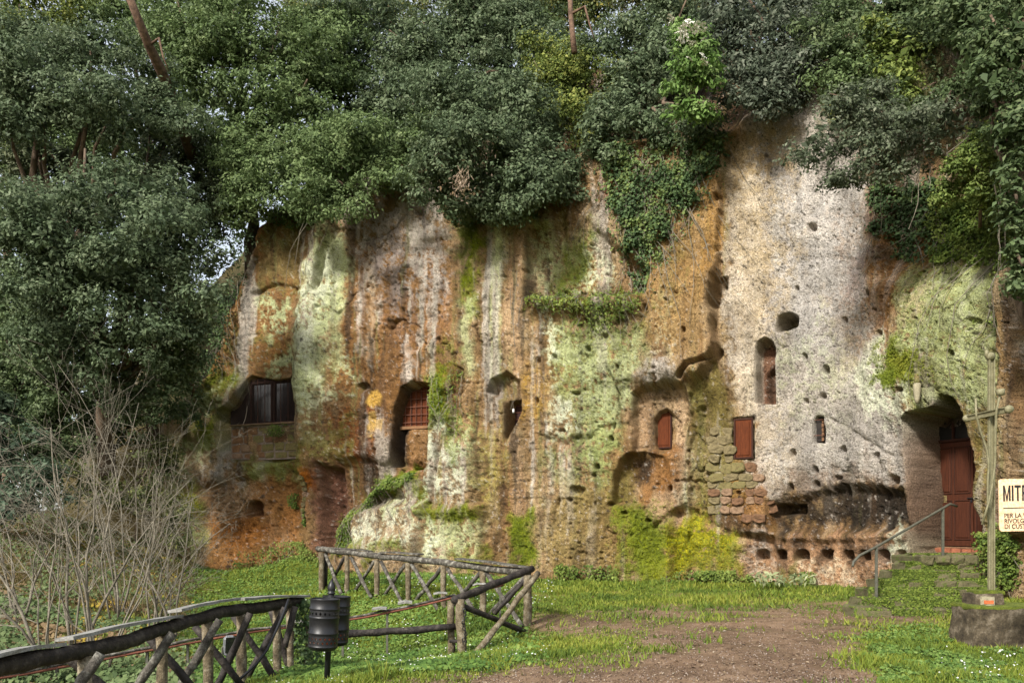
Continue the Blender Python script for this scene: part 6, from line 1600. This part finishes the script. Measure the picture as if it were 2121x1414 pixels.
# flower heads on the flowering bush
fs_ = [o for o in bpy.data.objects if o.name.startswith("flowering_shrub")][0]
MAT_PETAL = simple_mat("cream_petals", (.55, .52, .44), (.72, .70, .62), 30, .8)
fm = MB(); rr_ = random.Random(3)
for k in range(26):
    a = rr_.uniform(0, 2 * math.pi); q = math.sqrt(rr_.random()) * .085; c_ = Vector((q * math.cos(a), q * math.sin(a), .03 - q * q * 3 + rr_.uniform(-.01, .01)))
    fm.add([c_ + Vector((.02 * math.cos(b), .02 * math.sin(b), rr_.uniform(-.006, .012))) for b in [i * math.pi / 2.5 for i in range(5)]], [(0, 1, 2, 3, 4)])
fme = bpy.data.meshes.new("flower_head"); fme.from_pydata(fm.v, [], fm.f); fme.update(); fme.materials.append(MAT_PETAL)
for (x, y) in [(1427, 47), (1420, 55), (1444, 52), (1455, 58), (1438, 60), (1408, 70), (1417, 78), (1428, 90), (1457, 84), (1408, 85), (1455, 117), (1456, 130), (1427, 124), (1437, 92), (1388, 38), (1392, 46), (1415, 60)]:
    o = bpy.data.objects.new("flower_head", fme); COL.objects.link(o); o.parent = fs_
    o.location = P(x, y, 19.35) - fs_.location; o.rotation_euler = (rr_.uniform(.3, .9), rr_.uniform(-.4, .4), rr_.uniform(0, 6)); s_ = rr_.uniform(.9, 1.5); o.scale = (s_, s_, s_)

# bare trunks seen between the crowns
def bare_trunk(label, pts, r0):
    base = P(*pts[0]); o = empty("leafless_tree", base); m = MB()
    m.tube([P(*q) - base for q in pts], [r0 * (1 - .09 * i) for i in range(len(pts))], 9, True, .06); m.build("trunk", MAT_BARK2, o, True)
    m = MB(); a = P(*pts[len(pts) // 2]) - base
    m.tube([a, a + Vector((.4, -.2, .1)), a + Vector((.55, -.25, -.5)), a + Vector((.7, -.2, -.9))], [.05, .04, .025, .012], 6); m.build("side_branch", MAT_BARK2, o, True)
    return tag(o, label, "tree", "bare trunks between the crowns")
MAT_BARK2 = simple_mat("reddish_bark", (.05, .028, .018), (.18, .11, .07), 7, .9, bump=.6, bscale=20)
bare_trunk("leaning reddish bare trunk at the top left of the wood", [(400, 330, 27.5), (370, 240, 26.3), (335, 150, 25.0), (308, 95, 24.2), (288, 45, 23.8), (262, -20, 23.4)], .20)
bare_trunk("slim pale bare trunk at the top right of centre", [(1190, 110, 23.6), (1186, 70, 23.6), (1182, 30, 23.7), (1180, -30, 23.8)], .09)

# ================================================================== GROUND COVER
def bare_at(x, y):
    i = np.clip(np.searchsorted(ty_, y), 0, len(ty_) - 1); j = np.clip(np.searchsorted(tx_, x), 0, len(tx_) - 1)
    return BARE[i, j]
def ground_pts(n, seed, xr=(-60, 2180), yr=(7.6, 26.0), pw=1.4):
    r = np.random.default_rng(seed); out = []
    while sum(map(len, out)) < n:
        y = yr[0] + (yr[1] - yr[0]) * r.random(n * 2); px_ = r.uniform(xr[0], xr[1], n * 2)
        x = (px_ - CX) / F * y
        k = (r.random(n * 2) < (yr[0] / y) ** pw) & (y < wallY(np.clip(px_, -390, 2490)) - .1)
        out.append(np.stack([x[k], y[k], px_[k]], 1))
    s = np.concatenate(out)[:n]
    return s[:, 0], s[:, 1], s[:, 2], ground_z(s[:, 0], s[:, 1]), r

# grass blades
x, y, px_, z, r = ground_pts(150000, 80)
b = bare_at(x, y); keep = (r.random(len(x)) > b * .99 + .02) & (r.random(len(x)) < np.clip((px_ - 120) / 250, .12, 1))
x, y, z, px_ = x[keep], y[keep], z[keep], px_[keep]
n = len(x)
h = r.uniform(.018, .050, n) * (1 + 1.2 * (fbm(x * 1.5, y * 1.5, 3, 85) > .15)) * np.where(np.hypot(x + 2.1, y - 9.0) < .9, 2.1, 1.0) * (1 + .02 * y)
a = r.uniform(0, 2 * math.pi, n); wv = .004 + .0009 * y
lean = r.normal(size=(n, 2)) * .45
V_ = np.stack([np.stack([x - np.cos(a) * wv, y - np.sin(a) * wv, z - .005], 1), np.stack([x + np.cos(a) * wv, y + np.sin(a) * wv, z - .005], 1), np.stack([x + lean[:, 0] * h, y + lean[:, 1] * h, z + h], 1)], 1).reshape(-1, 3)
t = vn(x * .9, y * .9, 88) * .7 + r.normal(0, .2, n) + .1
K = pal_pick([(.055, .090, .014), (.10, .150, .020), (.165, .205, .024), (.26, .26, .045)], t)
gr = link_mesh("grass", np_mesh("grass", V_, np.arange(3 * n).reshape(-1, 3), np.repeat(K, 3, 0)), MAT_LEAF_DULL); tag(gr, "short bright green grass along the path and slope", "grass", kind="stuff")
# clover and broad herbs
x, y, px_, z, r = ground_pts(60000, 90, (380, 1180), (9.0, 26), 1.0)
keep = (r.random(len(x)) > bare_at(x, y) * 1.1) & (r.random(len(x)) < np.clip((1150 - px_) / 250, 0, 1)) & (vn(x * 2.2, y * 2.2, 92) + r.random(len(x)) * .5 > .55)
x, y, z = x[keep], y[keep], z[keep]; n = len(x)
pos = np.stack([x, y, z + r.uniform(.01, .07, n)], 1)
K = pal_pick([(.05, .10, .02), (.09, .165, .03), (.15, .225, .045), (.22, .27, .06)], vn(x * 1.7, y * 1.7, 93) * .8 + r.normal(0, .2, n))
V_, Q_, K_ = make_leaves(pos, np.tile([0, -.35, 1.], (n, 1)) + r.normal(size=(n, 3)) * .35, r.uniform(.03, .075, n), .9, K, rs=r)
cl = link_mesh("clover", np_mesh("clover", V_, Q_, K_), MAT_LEAF_DULL); tag(cl, "clover and small leafy herbs over the grass slope", "clover", kind="stuff")
# herbs in the right corner and round the plinth
x, y, px_, z, r = ground_pts(14000, 95, (1720, 2170), (7.6, 13), 1.0)
keep = (r.random(len(x)) > bare_at(x, y) * 1.2) & (vn(x * 2, y * 2, 96) > .42); x, y, z = x[keep], y[keep], z[keep]; n = len(x)
V_, Q_, K_ = make_leaves(np.stack([x, y, z + r.uniform(.01, .05, n)], 1), np.tile([0, -.3, 1.], (n, 1)) + r.normal(size=(n, 3)) * .35, r.uniform(.03, .06, n), .9, pal_pick([(.05, .10, .02), (.10, .17, .03), (.17, .24, .06)], r.random(n)), rs=r)
he = link_mesh("herbs", np_mesh("herbs", V_, Q_, K_), MAT_LEAF_DULL); tag(he, "small leafy herbs in the turf at lower right", "herbs", kind="stuff")
# daisies
x, y, px_, z, r = ground_pts(3200, 97, (560, 2120), (8.4, 22), 1.0)
keep = (bare_at(x, y) < .1) & ((px_ < 1150) | ((px_ > 1930) & (y < 10.5))) & (vn(x * 1.3, y * 1.3, 98) > .45); x, y, z = x[keep], y[keep], z[keep]; n = len(x)
V_, Q_, K_ = make_leaves(np.stack([x, y, z + r.uniform(.04, .09, n)], 1), np.tile([0, -.4, 1.], (n, 1)) + r.normal(size=(n, 3)) * .3, r.uniform(.010, .018, n) + .0010 * y, 1.0, np.tile([.72, .72, .70], (n, 1)), rs=r)
da = link_mesh("daisies", np_mesh("daisies", V_, Q_, K_), MAT_LEAF_DULL); tag(da, "scattered white daisies in the grass", "daisies", kind="stuff")
# fallen leaves and chips on the path
x, y, px_, z, r = ground_pts(9000, 99, (700, 2120), (7.6, 19), 1.2)
keep = (bare_at(x, y) > .35) | (r.random(len(x)) < .06); x, y, z = x[keep], y[keep], z[keep]; n = len(x)
V_, Q_, K_ = make_leaves(np.stack([x, y, z + .012], 1), np.tile([0, 0, 1.], (n, 1)) + r.normal(size=(n, 3)) * .22, r.uniform(.012, .045, n) * np.where(r.random(n) < .1, 1.7, 1), .55, pal_pick([(.04, .028, .02), (.12, .07, .04), (.22, .15, .10), (.34, .25, .15), (.42, .36, .28)], r.random(n)), rs=r)
fl_ = link_mesh("leaf_litter", np_mesh("leaf_litter", V_, Q_, K_), MAT_LEAF_DULL); tag(fl_, "small fallen leaves and chips strewn on the path", "leaf litter", kind="stuff")
# gravel
x, y, px_, z, r = ground_pts(26000, 101, (650, 2120), (7.6, 18), 1.5)
keep = bare_at(x, y) > .4; x, y, z = x[keep], y[keep], z[keep]; n = len(x)
sz = r.uniform(.004, .013, n)
tet = np.array([[1, 0, 0], [-.5, .87, 0], [-.5, -.87, 0], [0, 0, 1.1]])
V_ = (np.stack([x, y, z], 1)[:, None, :] + tet[None] * sz[:, None, None] * r.uniform(.7, 1.3, (n, 4, 1))).reshape(-1, 3)
Q_ = (np.arange(n)[:, None, None] * 4 + np.array([[0, 1, 3], [1, 2, 3], [2, 0, 3]])[None]).reshape(-1, 3)
gv = link_mesh("gravel", np_mesh("gravel", V_, Q_, np.repeat(pal_pick([(.06, .04, .03), (.16, .10, .07), (.28, .20, .15), (.42, .36, .31)], r.random(n) ** 1.4), 4, 0)), MAT_GROUND); tag(gv, "fine gravel on the earth path", "gravel", kind="stuff")
# moss and grass on the steps
P_, N_, S_, C_ = [], [], [], []
r = np.random.default_rng(103)
for (xl, xr, Yf, zt) in STEPS:
    n = 2600
    xx = r.uniform(xl, xr, n); fr = r.random(n) < .62
    keep = (vn(xx * 3, np.full(n, Yf) * 7, 104) + r.random(n) * .4) > .42
    py_ = np.where(fr, Yf - .015, Yf + r.uniform(0, .28, n)); pz_ = np.where(fr, zt - r.uniform(0, .14, n), zt + .01)
    P_.append(np.stack([xx, py_, pz_], 1)[keep]); N_.append((np.where(fr[:, None], [[0., -1, .5]], [[0., -.2, 1.]]) + r.normal(size=(n, 3)) * .4)[keep]); S_.append(r.uniform(.02, .06, keep.sum())); C_.append(pal_pick([(.04, .06, .008), (.08, .12, .015), (.13, .18, .025), (.20, .24, .04)], r.random(keep.sum())))
V_, Q_, K_ = make_leaves(np.concatenate(P_), np.concatenate(N_), np.concatenate(S_), .7, np.concatenate(C_), rs=r)
sm = link_mesh("step_moss", np_mesh("step_moss", V_, Q_, K_), MAT_LEAF_DULL); tag(sm, "moss and tiny herbs covering the risers of the stone steps", "moss", kind="stuff")
# bank on the left: ivy, yellow leaves, dry grass
def bank(n, seed, pal, size, name, label, thr, hgt, xr=(-150, 470), yr=(10.0, 27)):
    x, y, px_, z, r = ground_pts(n, seed, xr, yr, .6)
    k = (vn(x * .9, y * .9, seed) + r.random(len(x)) * .3 > thr) & (r.random(len(x)) < np.clip((420 - px_) / 160, 0, 1)); x, y, z = x[k], y[k], z[k]; n = len(x)
    V_, Q_, K_ = make_leaves(np.stack([x, y, z + r.uniform(.0, hgt, n)], 1), np.tile([.1, -.6, .8], (n, 1)) + r.normal(size=(n, 3)) * .45, r.uniform(*size, n), .8, pal_pick(pal, vn(x * 3, y * 3, seed + 1) * .6 + r.random(n) * .4), rs=r)
    o = link_mesh(name, np_mesh(name, V_, Q_, K_), MAT_LEAF_DULL); return tag(o, label, name.replace("_", " "), kind="stuff")
bank(34000, 105, [(.045, .075, .024), (.08, .12, .04), (.13, .175, .065), (.19, .23, .11)], (.05, .11), "ground_ivy", "ivy covering the bank at the left", .52, .15)
bank(12000, 107, [(.18, .13, .02), (.30, .21, .03), (.38, .28, .04), (.22, .20, .04)], (.04, .10), "yellow_leaves", "yellowed low leaves on the left bank", .74, .10, (150, 420), (12, 25))
bank(14000, 109, [(.10, .065, .03), (.18, .12, .06), (.28, .20, .10)], (.05, .12), "dead_leaves", "brown dead leaves on the left bank", .58, .08)
# tall dry grass on the upper bank
x, y, px_, z, r = ground_pts(6000, 111, (-120, 400), (17, 27), .3)
n = len(x); h = r.uniform(.15, .45, n); a = r.uniform(0, 6.28, n); ln = r.normal(size=(n, 2)) * .5 + np.array([-.3, -.2])
V_ = np.stack([np.stack([x - np.cos(a) * .012, y - np.sin(a) * .012, z], 1), np.stack([x + np.cos(a) * .012, y + np.sin(a) * .012, z], 1), np.stack([x + ln[:, 0] * h, y + ln[:, 1] * h, z + h], 1)], 1).reshape(-1, 3)
dg = link_mesh("dry_grass", np_mesh("dry_grass", V_, np.arange(3 * n).reshape(-1, 3), np.repeat(pal_pick([(.08, .065, .025), (.17, .13, .05), (.26, .20, .09)], r.random(n)), 3, 0)), MAT_LEAF_DULL); tag(dg, "tall dry brown grass on the upper left bank", "dry grass", kind="stuff")

# ================================================================== BARE SHRUBS
def bare_shrub(label, base_px, stems, height, seed, lean=(0, 0), arch=0.0, twig=1.0):
    r = random.Random(seed); bp = P(*base_px); bp.z = gz(bp.x, bp.y) - .05
    o = empty("bare_shrub", bp); st_m, tw_m = MB(), MB()
    def grow(mb, p, d, L, r0, lvl, curve):
        n_ = 7 if lvl < 2 else 5; pts = [p]; q = p.copy(); dd = d.copy()
        for i in range(n_):
            dd = (dd + Vector((r.uniform(-1, 1), r.uniform(-1, 1), r.uniform(-.6, .6))) * .22 + Vector((curve[0], curve[1], curve[2])) * (i / n_)).normalized()
            q = q + dd * (L / n_); pts.append(q.copy())
        mb.tube(pts, [max(.0022, r0 * (1 - .78 * i / n_)) for i in range(n_ + 1)], 6 if lvl == 0 else (4 if lvl == 1 else 3), lvl == 0)
        if lvl < 3:
            cnt = [7, 4, 1][lvl]
            for k in range(int(cnt * (twig if lvl else 1) + .5)):
                t_ = r.uniform(.25, .98); i = min(int(t_ * n_), n_ - 1); pp = pts[i].lerp(pts[i + 1], t_ * n_ - i)
                ax = (pts[i + 1] - pts[i]).normalized(); side = ax.orthogonal().normalized(); side.rotate(Matrix.Rotation(r.uniform(0, 6.28), 3, ax))
                nd = (ax * r.uniform(.5, .9) + side * r.uniform(.5, 1.0) + Vector((0, 0, .18 if arch == 0 else -.05))).normalized()
                grow(tw_m, pp, nd, L * r.uniform(.28, .52), r0 * (1 - .75 * t_) * r.uniform(.4, .6), lvl + 1, (curve[0] * .6, curve[1] * .6, curve[2] - arch * .15))
    for s in range(stems):
        a = r.uniform(0, 6.28); sp = r.uniform(.08, .45)
        d = Vector((math.cos(a) * sp + lean[0], math.sin(a) * sp * .7 + lean[1], 1)).normalized()
        grow(st_m, Vector((math.cos(a) * .08, math.sin(a) * .08, 0)), d, height * r.uniform(.65, 1.05), r.uniform(.015, .030), 0, (lean[0] * .12, 0, -arch * .12))
    st_m.build("stems", MAT_TWIG, o, True); t_ = tw_m.build("twigs", MAT_TWIG, o, False)
    return tag(o, label, "shrub", "leafless shrubs on the left bank")
bare_shrub("tall leafless shrub nearest the near fence with straight yellowish stems", (205, 1400, 11.2), 5, 3.2, 1)
bare_shrub("leafless shrub with long twigs arching down to the left edge", (95, 1340, 12.0), 6, 3.3, 2, (-.35, 0), .9, 1.4)
bare_shrub("wide leafless shrub in front of the left end of the cliff", (315, 1290, 14.5), 5, 3.3, 3, (.10, 0))
bare_shrub("leafless shrub with upright shoots left of the red wall", (350, 1300, 13.6), 3, 2.6, 4, (.02, 0))
bare_shrub("thin leafless shrub in the middle of the twig thicket", (160, 1330, 13.0), 5, 3.9, 5, (.02, 0))
bare_shrub("leafless shrub deep in the thicket on the ivy bank", (250, 1270, 17.0), 5, 4.4, 6, (0, 0), .2)
bare_shrub("leafless shrub at the far left of the ivy bank", (40, 1290, 15.0), 5, 3.4, 7, (-.1, 0), .3)
bare_shrub("tall thin leafless saplings behind the thicket reaching the oak branches", (240, 1300, 15.8), 3, 6.2, 8, (.02, 0), 0, .4)
# ivy on the end of the near fence
fi = P(632, 1395, 11.55); fi.z = gz(fi.x, fi.y)
io = empty("fence_ivy", fi); tag(io, "ivy smothering the last post of the near log fence", "ivy")
r = np.random.default_rng(115); n = 700
hh = r.random(n); pos = np.stack([r.normal(0, .10, n) + .05 * np.sin(hh * 7), r.normal(0, .09, n), hh * 1.02], 1)
V_, Q_, K_ = make_leaves(pos, pos * np.array([3, 3, 0]) + np.array([0, -.5, .3]) + r.normal(size=(n, 3)) * .3, r.uniform(.035, .075, n), .85, pal_pick(IVY, r.random(n)), rs=r)
link_mesh("leaves", np_mesh("leaves", V_, Q_, K_), MAT_LEAF, io)
m = MB(); m.tube([(0, 0, -.1), (.03, 0, .5), (-.02, .02, 1.0)], [.02, .015, .008], 5); m.build("stem", MAT_BARK, io)
